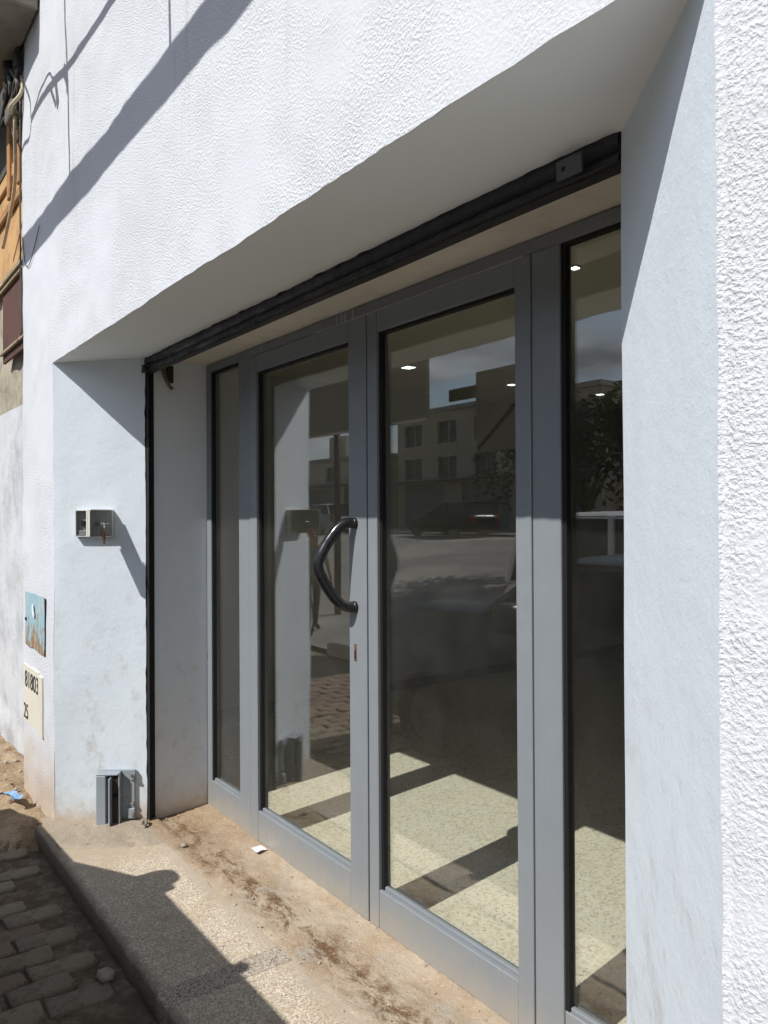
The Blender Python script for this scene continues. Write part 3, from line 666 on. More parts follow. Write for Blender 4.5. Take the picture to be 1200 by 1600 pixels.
# ------------------------------------------------------------------ neighbour to the left
nb = empty('neighbour_building', (-7, .2, 0), 'neighbouring building with tan upper plaster and stained white base', 'building')
NY = .13
grid('lower_wall', lambda x, z: (x, NY+.02*nz(x, z, 0, 2.5)+.008*nz(x, z, 3, 9)+(.03 if z < .3 else 0)*nz(x, z, 1, 6), z), steps(-11, -5.30, .06), steps(-.2, 2.55, .06), NEIW, nb)
grid('bare_wall', lambda x, z: (x, NY+.03+.03*nz(x, z, 0, 4)+.012*nz(x, z, 3, 14), z), steps(-11, -5.30, .05), steps(2.50, 3.62, .05), PLASG, nb)
grid('upper_wall', lambda x, z: (x, NY-.03+.006*nz(x, z, 0, 4), z), steps(-11, -5.44, .1), steps(3.50, 7.0, .1), TAN, nb)
box('window_recess', (-7.4, NY-.04, 4.35), (-5.85, NY-.034, 6.6), simple('shade_dark', (.09, .085, .07), .8), nb, 0)
box('shutter_stile', (-5.86, NY-.075, 4.05), (-5.78, NY-.033, 6.6), WOOD, nb, .006)
box('shutter_stile', (-6.2, NY-.075, 4.05), (-6.12, NY-.033, 6.6), WOOD, nb, .006)
box('window_sill', (-7.4, NY-.06, 3.98), (-5.72, NY-.033, 4.05), WOOD, nb, .008)
box('window_sill', (-7.4, NY-.055, 4.20), (-5.76, NY-.033, 4.30), TAN, nb, .008)
box('corner_post', (-5.50, NY-.06, 3.55), (-5.445, NY-.031, 6.8), WOOD, nb, .008)
box('balcony_slab', (-8.5, -.22, 4.74), (-4.90, -.012, 4.9), simple('balcony_under', (.20, .18, .14), .9, 0, .3, 4, .01), nb, .01)
mb = empty('meter_box', (-5.95, NY-.1, 2.95), 'rusty broken meter box frame hanging on the neighbour wall', 'meter box')
box('box_back', (-6.6, NY-.03, 2.92), (-5.70, NY-.012, 3.46), simple('rust_red', (.11, .055, .045), .85), mb, 0)
for lo, hi in (((-6.6, NY-.055, 3.455), (-5.66, NY-.035, 3.48)), ((-5.685, NY-.055, 3.0), (-5.66, NY-.035, 3.454)), ((-6.6, NY-.055, 2.975), (-5.66, NY-.035, 2.999)), ((-6.6, NY-.07, 3.485), (-5.70, NY-.035, 3.52))):
    box('frame_bar', lo, hi, simple('frame_flaking', (.36, .29, .19), .8, 0, .5, 30, .003), mb, .004)
tube('loose_wire', smoothpts([(-5.9, NY-.16, 3.35), (-5.83, NY-.2, 3.28), (-5.84, NY-.19, 3.2), (-5.95, NY-.17, 3.1)]), .006, CABT, mb, 6)

# cables: a knot of old wires at the corner, and lines strung along the front
def strand(pts, r, mat, par, nm='strand'): return tube(nm, smoothpts(pts, 8), r, mat, par, 7)
cl = empty('cable_cluster', (-5.5, -.05, 4.4), 'tangled knot of black and grey cables at the top left corner', 'cables')
rr = random.Random(5)
for k in range(16):
    p0 = Vector((rr.uniform(-5.75, -5.45), rr.uniform(-.05, .06), rr.uniform(4.45, 4.75)))
    q = [p0]
    for j in range(4): q.append(Vector((rr.uniform(-5.82, -5.36), rr.uniform(-.07, .04), rr.uniform(4.30, 4.85))))
    strand(q, rr.uniform(.007, .016), rr.choice([BLACKR, BLACKR, CABG, CABG, CABT]), cl)
box('insulator_block', (-5.66, -.06, 4.34), (-5.46, .06, 4.46), simple('insul', (.16, .14, .11), .6, 0, .5, 20), cl, .02, 2)
box('insulator_block', (-5.44, -.05, 4.62), (-5.34, -.006, 4.74), BLACKR, cl, .02, 2)
tube('insulator_cap', [(-5.6, -.03, 4.78), (-5.57, -.04, 4.60)], [.05, .035], BLACKR, cl, 10)
strand([(-5.47, -.03, 4.40), (-5.52, -.02, 4.25), (-5.75, .02, 3.98), (-6.2, .03, 3.7)], .012, CABT, cl)
strand([(-5.40, -.012, 4.42), (-5.405, -.012, 4.0), (-5.41, -.012, 3.75), (-5.40, -.012, 3.4), (-5.395, -.01, 2.9)], .005, CABG, cl)
tube('drop_wire', smoothpts([(-5.36, -.008, 3.52), (-5.28, -.008, 3.33), (-5.17, -.008, 3.30), (-5.05, -.008, 3.36), (-4.90, -.008, 3.46)], 8), .0026, CABG, cl, 6)
# overhead line along the front with two bundled ties; stands off the wall, only its shadow shows
def shadow_to(x, z, y):     # point at stand-off y whose sun shadow falls on the wall at (x, 0, z)
    t = -y
    return Vector((x+.135*t, y, z+1.11*t))
ol = empty('overhead_cable', (-4, -.4, 4.5), 'sagging overhead cable strung along the front wall, seen by its shadow', 'cable')
Y0 = -.42
strand([shadow_to(x_, z_, Y0) for x_, z_ in ((-5.16, 4.20), (-4.9, 4.21), (-4.5, 4.16), (-4.24, 4.12), (-3.9, 4.085), (-3.53, 4.06), (-3, 4.03), (-2, 4.05), (-.5, 4.12), (1.5, 4.2))], .017, BLACKR, ol, 'main_strand')
strand([shadow_to(x_, z_, Y0) for x_, z_ in ((-5.16, 4.19), (-4.95, 4.26), (-4.7, 4.27), (-4.6, 4.2), (-4.4, 4.14))], .007, BLACKR, ol)
strand([shadow_to(x_, z_, Y0) for x_, z_ in ((-4.55, 4.17), (-4.53, 4.08), (-4.50, 4.01))], .024, BLACKR, ol, 'tie')
strand([shadow_to(x_, z_, Y0) for x_, z_ in ((-4.66, 4.17), (-4.60, 4.09), (-4.55, 4.03))], .012, BLACKR, ol, 'tie')
strand([shadow_to(x_, z_, Y0) for x_, z_ in ((-4.38, 4.15), (-4.33, 4.09), (-4.31, 4.02))], .026, BLACKR, ol, 'tie')
strand([shadow_to(x_, z_, Y0) for x_, z_ in ((-5.15, 4.20), (-5.20, 4.10), (-5.40, 4.09), (-5.8, 3.8), (-6.2, 3.6))], .012, BLACKR, ol)
strand([shadow_to(x_, z_, Y0) for x_, z_ in ((-5.16, 4.22), (-5.20, 4.35), (-5.36, 4.52))], .010, BLACKR, ol)
# unseen tube on two wires, added above the shop to cast the shadow band
ra = empty('band_shadow_caster', (-3.5, -.9, 4.4), 'unseen long tube on wires, added above the front to cast its band of shadow', 'shadow caster')
Y0 = -.95
pts = [shadow_to(x_, 3.435+.012*nz(x_, 0, 0, 2)-.010*math.sin((x_+5)*.6), Y0) for x_ in steps(-5.75, .6, .07)]
tube('caster_tube', pts, [.066+.006*nz(p.x, 0, 5, 3)+.003*nz(p.x, 0, 9, 14) for p in pts], CASTERM, ra, 14)
for x_, dx in ((-4.24, -.1), (-2.836, -.01)):
    a_ = shadow_to(x_, 3.45, Y0)
    tube('hanger_wire', [a_, a_+Vector((dx, 0, .95)), a_+Vector((dx*1.8, 0, 2.0))], .013 if x_ < -4 else .012, BLACKR, ra, 8)
    b_ = a_+Vector((dx*1.8, 0, 2.0))
    tube('wall_arm', [b_, Vector((b_.x, .02, b_.z+.1))], .018, DARKM, ra, 8)

# ------------------------------------------------------------------ litter and grit
pp = tag(grid('paper_scrap', lambda x, y: (x, y, .012+.012*abs(nz(x, y, 0, 22))), steps(-3.64, -3.57, .012), steps(.725, .785, .012), PAPER), 'scrap of white paper on the dirt by the door', 'litter')
bw = tag(grid('blue_wrapper', lambda x, y: (x+.02*nz(x, y, 2, 30), y+.35*(x+5.15), .012+.05*abs(nz(x, y, 1, 16))), steps(-5.24, -5.06, .016), steps(-.155, -.085, .016), BLUEP), 'crumpled blue and clear plastic wrapper at the wall foot', 'litter')
bw.location.z = .015
def rock(bm, c, r, rnd_, seed):
    q = bmesh.ops.create_icosphere(bm, subdivisions=1, radius=r)
    s_ = Vector((rnd_.uniform(.7, 1.3), rnd_.uniform(.7, 1.3), rnd_.uniform(.45, .8)))
    for v in q['verts']:
        v.co = Vector((v.co.x*s_.x, v.co.y*s_.y, v.co.z*s_.z))*(1+.35*nz(v.co.x/r+seed, v.co.y/r, v.co.z/r, 1.1))+Vector(c)
bm = bmesh.new(); rr = random.Random(11)
for k in range(420):
    x_ = rr.uniform(-4.55, -1.3); y_ = rr.uniform(.40, .795) if rr.random() < .85 else rr.uniform(0, .4)
    r_ = .0016+.006*rr.random()**6
    rock(bm, (x_, y_, max(dz(x_, y_), -.001)+r_*.3), r_, rr, k)
for k in range(60):
    x_ = rr.uniform(-6.2, -4.7); y_ = rr.uniform(-.12, .10); r_ = .004+.022*rr.random()**3
    rock(bm, (x_, y_, .0+r_*.2), r_, rr, k+900)
for k in range(160):
    x_ = rr.uniform(-5, -1.6); y_ = rr.uniform(-.16, -.60) if rr.random() < .4 else rr.uniform(-.12, -.2); r_ = .002+.010*rr.random()**4
    rock(bm, (x_, y_, -.11+r_*.3), r_, rr, k+2000)
o = frombm('grit', bm, STONE, None, False); tag(o, 'loose grit and small stones scattered on dirt and pavers', 'grit', kind='stuff')
for k, (x_, y_, r_, z_, lb) in enumerate(((-3.10, -.175, .034, -.075, 'pale rounded stone in the gutter under the step'), (-2.30, -.20, .045, -.08, 'grey stone in the gutter nearest the camera'), (-3.9, .47, .018, .0, 'lump of dry mortar in the dirt beside the granite'))):
    bm = bmesh.new(); rock(bm, (x_, y_, z_+r_*.3), r_, rr, k*31+5); tag(frombm('stone', bm, STONE, None, True), lb, 'stone', 'loose stones')
# ------------------------------------------------------------------ street opposite, seen only in the glass
#@@STREET
# -- paint and street materials
def paint(name, col): return simple(name, col, .28, .1, .08, 2)
PDARK, PBLK, PWHT = paint('car_paint_grey', (.045, .05, .06)), paint('car_paint_black', (.012, .012, .014)), paint('car_paint_white', (.72, .72, .71))
CGLASS = simple('car_glass', (.018, .02, .022), .06, 0, .1, 2); TYRE = simple('tyre', (.018, .018, .018), .85); RIM = simple('rim', (.10, .10, .10), .45, .5)
LAMP = simple('lamp_lens', (.62, .64, .66), .12); RLAMP = simple('red_lens', (.30, .015, .012), .2); PLATEM = simple('plate_white', (.7, .7, .68), .5)
def car(name, loc, rz, label, pm, L=4.4, W=1.8, hood=1.15, belt=1.12, roof=1.52, wb=(.85, 3.45), cab=(1.55, 2.75, 4.05, 4.30)):
    """front at local x=0, tail at x=L, wheels on z=0; cab = windscreen foot, roof start, roof end, tail foot"""
    t = empty(name, loc, label, 'car', 'parked cars', rz); hw = W/2
    st_ = [(0, .30, .62, .62), (.06, .24, hood-.24, .84), (.25, .21, hood-.09, .95), (.6, .20, hood-.02, .99), (cab[0], .20, hood, 1.0), (cab[1], .20, belt, 1.0), (cab[2], .21, belt, 1.0), (L-.25, .24, belt-.03, .96), (L-.05, .28, belt-.10, .88), (L, .34, belt-.22, .80)]
    bm = bmesh.new(); rows = []
    for x, zb, zt, wf in st_:
        h_ = hw*wf; zm = zb+(zt-zb)*.55
        ring = [(-h_*.90, zb), (-h_*.985, zb+.10), (-h_, zm), (-h_*.975, zt-.07), (-h_*.90, zt-.01), (-h_*.5, zt+.015), (h_*.5, zt+.015), (h_*.90, zt-.01), (h_*.975, zt-.07), (h_, zm), (h_*.985, zb+.10), (h_*.90, zb)]
        rows.append([bm.verts.new((x, y, z)) for y, z in ring])
    n = len(rows[0])
    for a_, b_ in zip(rows[:-1], rows[1:]):
        for k in range(n): bm.faces.new((a_[k], a_[(k+1) % n], b_[(k+1) % n], b_[k]))
    bm.faces.new(rows[0]); bm.faces.new(rows[-1][::-1])
    frombm('body', bm, pm, t, True)
    # greenhouse
    bl = [(cab[0]+.02, hw*.86), (cab[3]-.02, hw*.86)]; rf = [(cab[1], hw*.83), (cab[2], hw*.83)]
    zb0, zb1, zr = hood-.03, belt-.04, roof-.02
    v = [(bl[0][0], -bl[0][1], zb0), (bl[0][0], bl[0][1], zb0), (bl[1][0], bl[1][1], zb1), (bl[1][0], -bl[1][1], zb1), (rf[0][0], -rf[0][1], zr), (rf[0][0], rf[0][1], zr), (rf[1][0], rf[1][1], zr), (rf[1][0], -rf[1][1], zr)]
    pyd('window_glass', v, [(0, 1, 5, 4), (1, 2, 6, 5), (2, 3, 7, 6), (3, 0, 4, 7)], CGLASS, t)
    bm = bmesh.new(); rws = []
    for k in range(7):
        x = lerp(cab[1]-.08, cab[2]+.10, k/6); zc = roof-.03+.03*math.sin(math.pi*k/6)
        rws.append([bm.verts.new((x, y*hw*.85, zc+dz_)) for y, dz_ in ((-1, -.045), (-.95, -.005), (-.5, .03), (0, .038), (.5, .03), (.95, -.005), (1, -.045))])
    for a_, b_ in zip(rws[:-1], rws[1:]):
        for k in range(6): bm.faces.new((a_[k], a_[k+1], b_[k+1], b_[k]))
    frombm('roof', bm, pm, t, True)
    for s in (-1, 1):
        for nm, p, q in (('pillar', v[0 if s < 0 else 1], v[4 if s < 0 else 5]), ('pillar', v[3 if s < 0 else 2], v[7 if s < 0 else 6])):
            bm = bmesh.new(); tube_bm(bm, [Vector(p)+Vector((0, .01*s, 0)), Vector(q)+Vector((0, .01*s, 0))], .045, 6); frombm(nm, bm, pm, t)
        xm = (cab[0]+cab[3])/2
        bm = bmesh.new(); tube_bm(bm, [(xm, s*hw*.875, zb1), (xm+.02, s*hw*.845, zr)], .04, 6); frombm('pillar', bm, pm, t)
        # mirror
        bm = bmesh.new(); bmbox(bm, (cab[0]+.36, s*(hw+.02)-(.0 if s > 0 else .21), belt-.10), (cab[0]+.55, s*(hw+.02)+(.21 if s > 0 else 0), belt+.10), .07, 4); mo = frombm('mirror', bm, pm, t, True)
        bm = bmesh.new(); tube_bm(bm, [(cab[0]+.46, s*(hw*.88), belt-.05), (cab[0]+.46, s*(hw+.06), belt+.0)], .03, 8); frombm('mirror_arm', bm, BLACKR, mo)
        bm = bmesh.new(); bmbox(bm, (.03, s*hw*.55-.16, .66), (.16, s*hw*.55+.16, .80), .03, 2); frombm('headlight', bm, LAMP, t)
        bm = bmesh.new(); bmbox(bm, (L-.10, s*hw*.72-.09, belt-.38), (L+.005, s*hw*.72+.09, belt-.12), .02, 2); frombm('tail_light', bm, RLAMP, t)
        for xd in (xm-.25, xm+.75):
            bm = bmesh.new(); bmbox(bm, (xd, s*hw*.985-.012, belt-.20), (xd+.18, s*hw*.985+.022, belt-.165), .008); frombm('door_handle', bm, BLACKR, t)
        for xw in wb:
            bm = bmesh.new(); pr = [(.20, -.10), (.31, -.105), (.335, -.07), (.335, .07), (.31, .105), (.20, .10)]
            rg = [[bm.verts.new((xw+r_*math.cos(k*math.pi/12), s*(hw-.10)+y_, .335+r_*math.sin(k*math.pi/12))) for k in range(24)] for r_, y_ in pr]
            for a_, b_ in zip(rg[:-1], rg[1:]):
                for k in range(24): bm.faces.new((a_[k], a_[(k+1) % 24], b_[(k+1) % 24], b_[k]))
            wh = frombm('wheel', bm, TYRE, t, True)
            bm = bmesh.new(); tube_bm(bm, [(xw, s*(hw-.10)-s*.05, .335), (xw, s*(hw-.10)+s*.085, .335)], [.20, .19], 18); frombm('rim', bm, RIM, wh)
    bm = bmesh.new(); bmbox(bm, (-.012, -.26, .45), (.02, .26, .56), .004); frombm('plate', bm, PLATEM, t)
    bm = bmesh.new(); bmbox(bm, (-.03, -hw*.62, .28), (.10, hw*.62, .42), .03, 2); frombm('bumper', bm, BLACKR, t)
    return t
# the dark car parked beside the step throws the shadow over the pavers
car('parked_car', (-5.30, -1.82, -.105), 0, 'dark grey car parked close beside the step, casting the shadow over the pavers', PDARK, 4.25, 1.8, 1.175, 1.175, 1.545, (.80, 3.35), (1.36, 1.98, 3.75, 4.1))
car('parked_car', (-2.30, -4.6, -.22), R(180), 'white car reflected in the right door pane, nearest across the road', PWHT, 4.3, 1.78, 1.15, 1.22, 1.95, (.85, 3.4), (1.2, 2.0, 3.95, 4.2))
car('parked_car', (-27.0, -19.2, far_z(-19.2)), R(4), 'black saloon car reflected small in the right door pane, far across the road', PBLK, 4.5, 1.75, .95, .97, 1.43)
car('parked_car', (-36.5, -18.6, far_z(-18.6)), R(2), 'pale car parked far down the road, seen in the left door pane', paint('car_paint_silver', (.38, .39, .40)), 4.3, 1.75, .98, 1.0, 1.48)
st(box('far_pavement', (-80, -27.5, -.30), (60, -20.2, .93), simple('far_concrete', (.24, .22, .19), .9, 0, .3, .8), None, 0))

WALLC = [simple('wall_beige', (.42, .37, .29), .9, 0, .2, .6), simple('wall_cream', (.50, .46, .38), .9, 0, .2, .5), simple('wall_grey', (.33, .32, .30), .9, 0, .2, .5)]
WDARK = simple('window_dark', (.03, .035, .04), .15); WFRM = simple('window_frame', (.50, .49, .46), .6); SHUTR = simple('shop_shutter', (.16, .18, .20), .5)
def house(loc, w, d, h, mat, cols, rows, z1, dzr, label, shops=0, ww=1.3, wh=1.35, deep=.18, balcony=False):
    """front face at local y=0 looking toward +y, x from 0 to w"""
    t = empty('street_building', loc, label, 'building', 'buildings across the road')
    xs, zs, holes = [0, w], [0, h], []
    for c in range(cols):
        cx = w*(c+.5)/cols
        for r in range(rows): holes.append((cx-ww/2, cx+ww/2, z1+r*dzr, z1+r*dzr+wh, 'window'))
    for c in range(shops):
        cx = w*(c+.5)/shops; sw = w/shops*.72; holes.append((cx-sw/2, cx+sw/2, .05, 2.7, 'shop'))
    for q in holes: xs += [q[0], q[1]]; zs += [q[2], q[3]]
    xs = sorted(set(round(v, 4) for v in xs)); zs = sorted(set(round(v, 4) for v in zs))
    def sk(u0, u1, v0, v1): return any(u0 >= q[0]-1e-3 and u1 <= q[1]+1e-3 and v0 >= q[2]-1e-3 and v1 <= q[3]+1e-3 for q in holes)
    idx = {}; V = []; Fs = []
    def vid(x, z):
        if (x, z) not in idx: idx[(x, z)] = len(V); V.append((x, 0, z))
        return idx[(x, z)]
    for i in range(len(xs)-1):
        for j in range(len(zs)-1):
            if not sk(xs[i], xs[i+1], zs[j], zs[j+1]): Fs.append((vid(xs[i], zs[j]), vid(xs[i], zs[j+1]), vid(xs[i+1], zs[j+1]), vid(xs[i+1], zs[j])))
    b0 = len(V); V += [(0, 0, 0), (w, 0, 0), (w, 0, h), (0, 0, h), (0, -d, 0), (w, -d, 0), (w, -d, h), (0, -d, h)]
    Fs += [(b0, b0+3, b0+7, b0+4), (b0+1, b0+5, b0+6, b0+2), (b0+4, b0+7, b0+6, b0+5)]
    for q in holes:
        e = len(V); V += [(q[0], 0, q[2]), (q[1], 0, q[2]), (q[1], 0, q[3]), (q[0], 0, q[3]), (q[0], -deep, q[2]), (q[1], -deep, q[2]), (q[1], -deep, q[3]), (q[0], -deep, q[3])]
        Fs += [(e, e+1, e+5, e+4), (e+1, e+2, e+6, e+5), (e+2, e+3, e+7, e+6), (e+3, e, e+4, e+7)]
    pyd('wall', V, Fs, mat, t)
    for q in holes:
        bm = bmesh.new(); bmbox(bm, (q[0], -deep-.03, q[2]), (q[1], -deep+.002, q[3]))
        wdw = frombm('window' if q[4] == 'window' else 'shop_shutter', bm, WDARK if q[4] == 'window' else SHUTR, t)
        if q[4] == 'window':
            bm = bmesh.new(); bmbox(bm, ((q[0]+q[1])/2-.03, -deep+.004, q[2]), ((q[0]+q[1])/2+.03, -deep+.03, q[3])); frombm('frame', bm, WFRM, wdw)
            bm = bmesh.new(); bmbox(bm, (q[0]-.08, .002, q[2]-.10), (q[1]+.08, .10, q[2]-.012)); frombm('sill', bm, WFRM, wdw)
    bm = bmesh.new(); bmbox(bm, (-.12, -d, h+.004), (w+.12, .18, h+.25)); rf = frombm('roof', bm, WALLC[2], t)
    bm = bmesh.new(); bmbox(bm, (w*.6, -3, h+.254), (w*.6+2.2, -1.2, h+1.9)); frombm('roof_hut', bm, mat, rf)
    if shops:
        bm = bmesh.new(); bmbox(bm, (.2, .004, 2.85), (w-.2, 1.1, 2.98)); frombm('canopy', bm, SHUTR, t)
    return t
house((-39.5, -27.5, .93), 16.0, 9, 7.0, WALLC[0], 5, 2, 3.0, 2.1, 'beige three-storey building reflected in the right door pane', 3, 1.7, 1.3)
house((-60, -26.5, .93), 20, 9, 4.6, WALLC[1], 5, 1, 3.2, 2.4, 'low cream building reflected in the left door pane', 4, 1.2, 1.0)
house((-22.5, -28, .93), 14, 9, 3.6, WALLC[1], 4, 0, 3.9, 2.4, 'cream building behind the trees across the road', 3)
house((-7.5, -27.5, .93), 14, 9, 8.2, WALLC[2], 4, 2, 3.6, 2.2, 'grey building across the road, straight opposite the shop', 3)
house((7.5, -27.5, .93), 16, 9, 6.6, WALLC[0], 5, 1, 3.9, 2.2, 'beige building across the road, beyond the right end of the front', 4)
# trees in the median
LEAF = simple('leaf_dark', (.035, .058, .022), .6, 0, .5, 3); BARK = simple('bark', (.10, .075, .05), .9, 0, .4, 6)
def tree(loc, h, rad, label, seed, n=5200, cat='tree', grp='trees across the road'):
    rr = random.Random(seed); t = empty('street_tree', loc, label, cat, grp)
    bm = bmesh.new(); tube_bm(bm, [(0, 0, -.1), (.05, .02, h*.25), (-.04, .05, h*.5)], [.17, .13, .09], 8)
    cl_ = []
    for k in range(16):
        a_ = rr.uniform(0, 6.283); e_ = rr.uniform(-.15, 1.2); q = rr.uniform(.45, .95)
        c = Vector((math.cos(a_)*math.cos(e_)*rad*q, math.sin(a_)*math.cos(e_)*rad*q, h*.56+math.sin(e_)*h*.36*q)); cl_.append((c, rr.uniform(.45, .8)*rad*.55))
        tube_bm(bm, [(0, .03, h*rr.uniform(.28, .5)), c*.55+Vector((0, 0, h*.2)), c], [.06, .035, .012], 6)
    frombm('trunk', bm, BARK, t, True)
    V, Fs = [], []
    for k in range(n):
        c, r_ = rr.choice(cl_); d_ = Vector((rr.gauss(0, 1), rr.gauss(0, 1), rr.gauss(0, .8))).normalized()*r_*rr.uniform(.35, 1.08)
        p = c+d_; s_ = rr.uniform(.06, .13); u_ = Vector((rr.gauss(0, 1), rr.gauss(0, 1), rr.gauss(0, 1))).normalized(); w_ = u_.orthogonal().normalized()
        b0 = len(V); V += [p-u_*s_, p+w_*s_*.5, p+u_*s_, p-w_*s_*.5]; Fs.append((b0, b0+1, b0+2, b0+3))
    pyd('crown', V, Fs, LEAF, t); return t
tree((-12.2, -12.4, far_z(-12.4)), 4.35, 2.5, 'leafy dark tree reflected in the right sidelight', 4)
tree((-9.0, -13.0, far_z(-13.0)), 4.9, 2.7, 'leafy dark tree second along the row across the road', 5)
tree((-4.6, -13.5, far_z(-13.5)), 5.2, 2.5, 'leafy dark tree third along the row, opposite the shop', 6)
tree((1.2, -13.0, far_z(-13.0)), 5.6, 2.6, 'leafy dark tree at the right end of the row across the road', 8)
hd = empty('hedge', (-6.5, -14.5, far_z(-14.5)), 'dark clipped hedge under the trees across the road', 'hedge')
V, Fs = [], []; rr = random.Random(31)
for k in range(9000):
    p = Vector((rr.uniform(-6, 5), rr.uniform(-.6, .6), rr.uniform(.0, 1.9)+.25*nz(k, 0, 0, .01))); s_ = rr.uniform(.07, .13)
    u_ = Vector((rr.gauss(0, 1), rr.gauss(0, 1), rr.gauss(0, 1))).normalized(); w_ = u_.orthogonal().normalized()
    b0 = len(V); V += [p-u_*s_, p+w_*s_*.5, p+u_*s_, p-w_*s_*.5]; Fs.append((b0, b0+1, b0+2, b0+3))
pyd('foliage', V, Fs, LEAF, hd)
# boards on posts
BOARD = simple('board_back', (.17, .165, .14), .7, 0, .25, 1.2)
bb = empty('street_hoarding', (-13, -5.4, -.2), 'wide dark hoarding on posts reflected at the left door joint', 'hoarding')
box('board', (-19.5, -5.5, 3.35), (-9.9, -5.4, 4.75), BOARD, bb, .01)
for x_ in (-19.0, -15.8, -12.9): tube('post', [(x_, -5.6, -.25), (x_, -5.6, 4.6)], .07, DARKM, bb, 8)
box('edge_trim', (-19.52, -5.395, 3.30), (-9.88, -5.36, 3.345), WFRM, bb, .005)
sg = empty('street_sign_board', (-8.3, -6.0, -.2), 'square dark sign board with a diagonal brace reflected in the right door pane', 'sign')
box('board', (-9.27, -6.0, 2.75), (-7.5, -5.94, 4.06), BOARD, sg, .01)
tube('brace', [(-9.2, -5.92, 2.82), (-7.6, -5.92, 4.0)], .03, DARKM, sg, 8)
tube('post', [(-7.8, -6.06, -.2), (-7.8, -6.06, 4.1)], .06, DARKM, sg, 10)
box('arm', (-9.95, -6.02, 3.66), (-9.28, -5.95, 3.86), DARKM, sg, .01)
# bicycle at the kerb
bi = empty('bicycle', (-11.25, -3.75, -.225), 'bicycle standing in the road, reflected in the left door pane', 'bicycle', None, R(14))
def bt(nm, pts, r, mat, n=8):
    bm = bmesh.new(); tube_bm(bm, pts, r, n); return frombm(nm, bm, mat, bi, True)
for xw in (-.52, .52):
    w_ = bt('wheel', [(xw+.33*math.cos(q*math.pi/14), 0, .345+.33*math.sin(q*math.pi/14)) for q in range(29)], .018, TYRE, 8)
    bm = bmesh.new()
    for q in range(12): tube_bm(bm, [(xw, .0, .345), (xw+.32*math.cos(q*.5236), 0, .345+.32*math.sin(q*.5236))], .002, 4)
    frombm('spokes', bm, STEEL, w_)
bm = bmesh.new()
for a_, b_ in (((-.52, 0, .345), (-.1, 0, .30)), ((-.1, 0, .30), (-.22, 0, .82)), ((-.22, 0, .82), (-.52, 0, .345)), ((-.1, 0, .30), (.36, 0, .75)), ((-.20, 0, .78), (.33, 0, .84)), ((.52, 0, .345), (.32, 0, .92))): tube_bm(bm, [a_, b_], .018, 8)
frombm('frame', bm, RIM, bi, True)
bt('handlebar', smoothpts([(.22, -.28, 1.0), (.32, -.2, .99), (.33, 0, .95), (.32, .2, .99), (.22, .28, 1.0)], 4), .014, BLACKR)
bm = bmesh.new(); bmbox(bm, (-.38, -.08, .86), (-.12, .08, .92), .03, 2); frombm('saddle', bm, BLACKR, bi, True)
bt('crank', [(-.1, -.10, .16), (-.1, -.02, .30), (-.1, .02, .30), (-.1, .10, .44)], .012, STEEL)
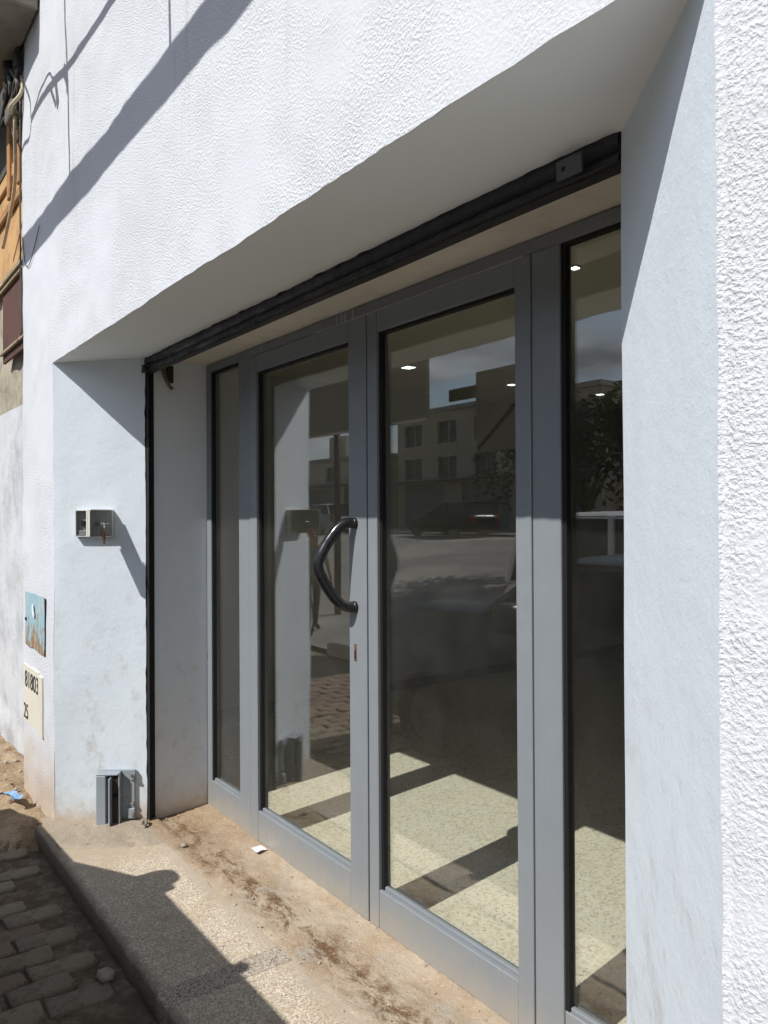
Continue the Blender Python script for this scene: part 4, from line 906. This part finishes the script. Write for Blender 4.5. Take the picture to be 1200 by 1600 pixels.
# people in the street
SKIN = simple('skin', (.30, .18, .11), .6, 0, .1, 9); HAIR = simple('hair', (.02, .016, .013), .7); CLOTH1 = simple('cloth_grey', (.20, .20, .19), .9, 0, .2, 8); CLOTH2 = simple('cloth_dark', (.03, .032, .04), .9, 0, .2, 8)
def person(loc, rz, label, top, legs, lean=0.0, stride=.10, arm=.1):
    t = empty('person', loc, label, 'person', 'people in the street', rz)
    J = {'pel': ((0, 0, .93), .135), 'abd': ((lean*.2, 0, 1.08), .13), 'che': ((lean*.5, 0, 1.30), .155), 'nec': ((lean*.85, 0, 1.49), .058), 'hd0': ((lean+.01, 0, 1.58), .082), 'hd1': ((lean+.015, 0, 1.68), .095), 'hd2': ((lean+.01, 0, 1.75), .060), 'nose': ((lean+.10, 0, 1.63), .018)}
    E_ = [('pel', 'abd'), ('abd', 'che'), ('che', 'nec'), ('nec', 'hd0'), ('hd0', 'hd1'), ('hd1', 'hd2'), ('hd0', 'nose')]
    for s, nm in ((-1, 'l'), (1, 'r')):
        f_ = s*stride
        J.update({nm+'hip': ((0, s*.095, .88), .10), nm+'kne': ((f_*.6+.03, s*.10, .49), .066), nm+'ank': ((f_, s*.10, .09), .046), nm+'toe': ((f_+.17, s*.12, .035), .036),
                  nm+'sho': ((lean*.6, s*.185, 1.40), .068), nm+'elb': ((lean*.6-f_*.5+arm*.3, s*.235, 1.12), .046), nm+'wri': ((lean*.6-f_*.6+arm, s*.225, .89), .032), nm+'han': ((lean*.6-f_*.6+arm+.03, s*.215, .82), .030)})
        E_ += [('pel', nm+'hip'), (nm+'hip', nm+'kne'), (nm+'kne', nm+'ank'), (nm+'ank', nm+'toe'), ('che', nm+'sho'), (nm+'sho', nm+'elb'), (nm+'elb', nm+'wri'), (nm+'wri', nm+'han')]
        for q in range(5):
            a_ = (q-2)*.016; base = Vector(J[nm+'han'][0])
            tip = base+Vector((.012+a_*1.4, s*.004, -.085+abs(q-2)*.008)) if q else base+Vector((.055, -s*.012, -.030))
            J[nm+'f%d' % q] = (tuple(tip), .0085); E_.append((nm+'han', nm+'f%d' % q))
    ks = list(J); me = bpy.data.meshes.new('body'); me.from_pydata([J[k][0] for k in ks], [(ks.index(a_), ks.index(b_)) for a_, b_ in E_], [])
    o = bpy.data.objects.new('body_src', me); C.objects.link(o)
    md = o.modifiers.new('s', 'SKIN'); o.modifiers.new('d', 'SUBSURF').levels = 1
    for k, sv in zip(ks, me.skin_vertices[0].data): sv.radius = (J[k][1], J[k][1])
    me.skin_vertices[0].data[0].use_root = True
    dg = bpy.context.evaluated_depsgraph_get(); nm_ = bpy.data.meshes.new_from_object(o.evaluated_get(dg)); bpy.data.objects.remove(o)
    nm_.materials.clear()
    for m_ in (SKIN, top, legs, BLACKR, HAIR): nm_.materials.append(m_)
    for p in nm_.polygons:
        c = p.center; p.use_smooth = True
        p.material_index = 3 if c.z < .10 else 2 if c.z < .95 and abs(c.y) < .20 else 1 if c.z < 1.46 and not (c.z < .92 and abs(c.y) > .19) and not (abs(c.y) > .20 and c.z < 1.16) else 4 if (c.z > 1.70 or (c.z > 1.58 and c.x < lean-.02)) else 0
    return link('body', nm_, None, t)
person((-11.4, -4.1, -.225), R(15), 'person in a grey top standing by the bicycle', CLOTH1, CLOTH2, .12, .14, .25)
person((-24.0, -20.9, .93), R(70), 'person in dark clothes far across the road beside the black car', CLOTH2, CLOTH2, 0, .16, .05)
person((-24.7, -21.4, .93), R(100), 'person in grey far across the road, left of the one in dark clothes', CLOTH1, CLOTH2, 0, .12, .05)
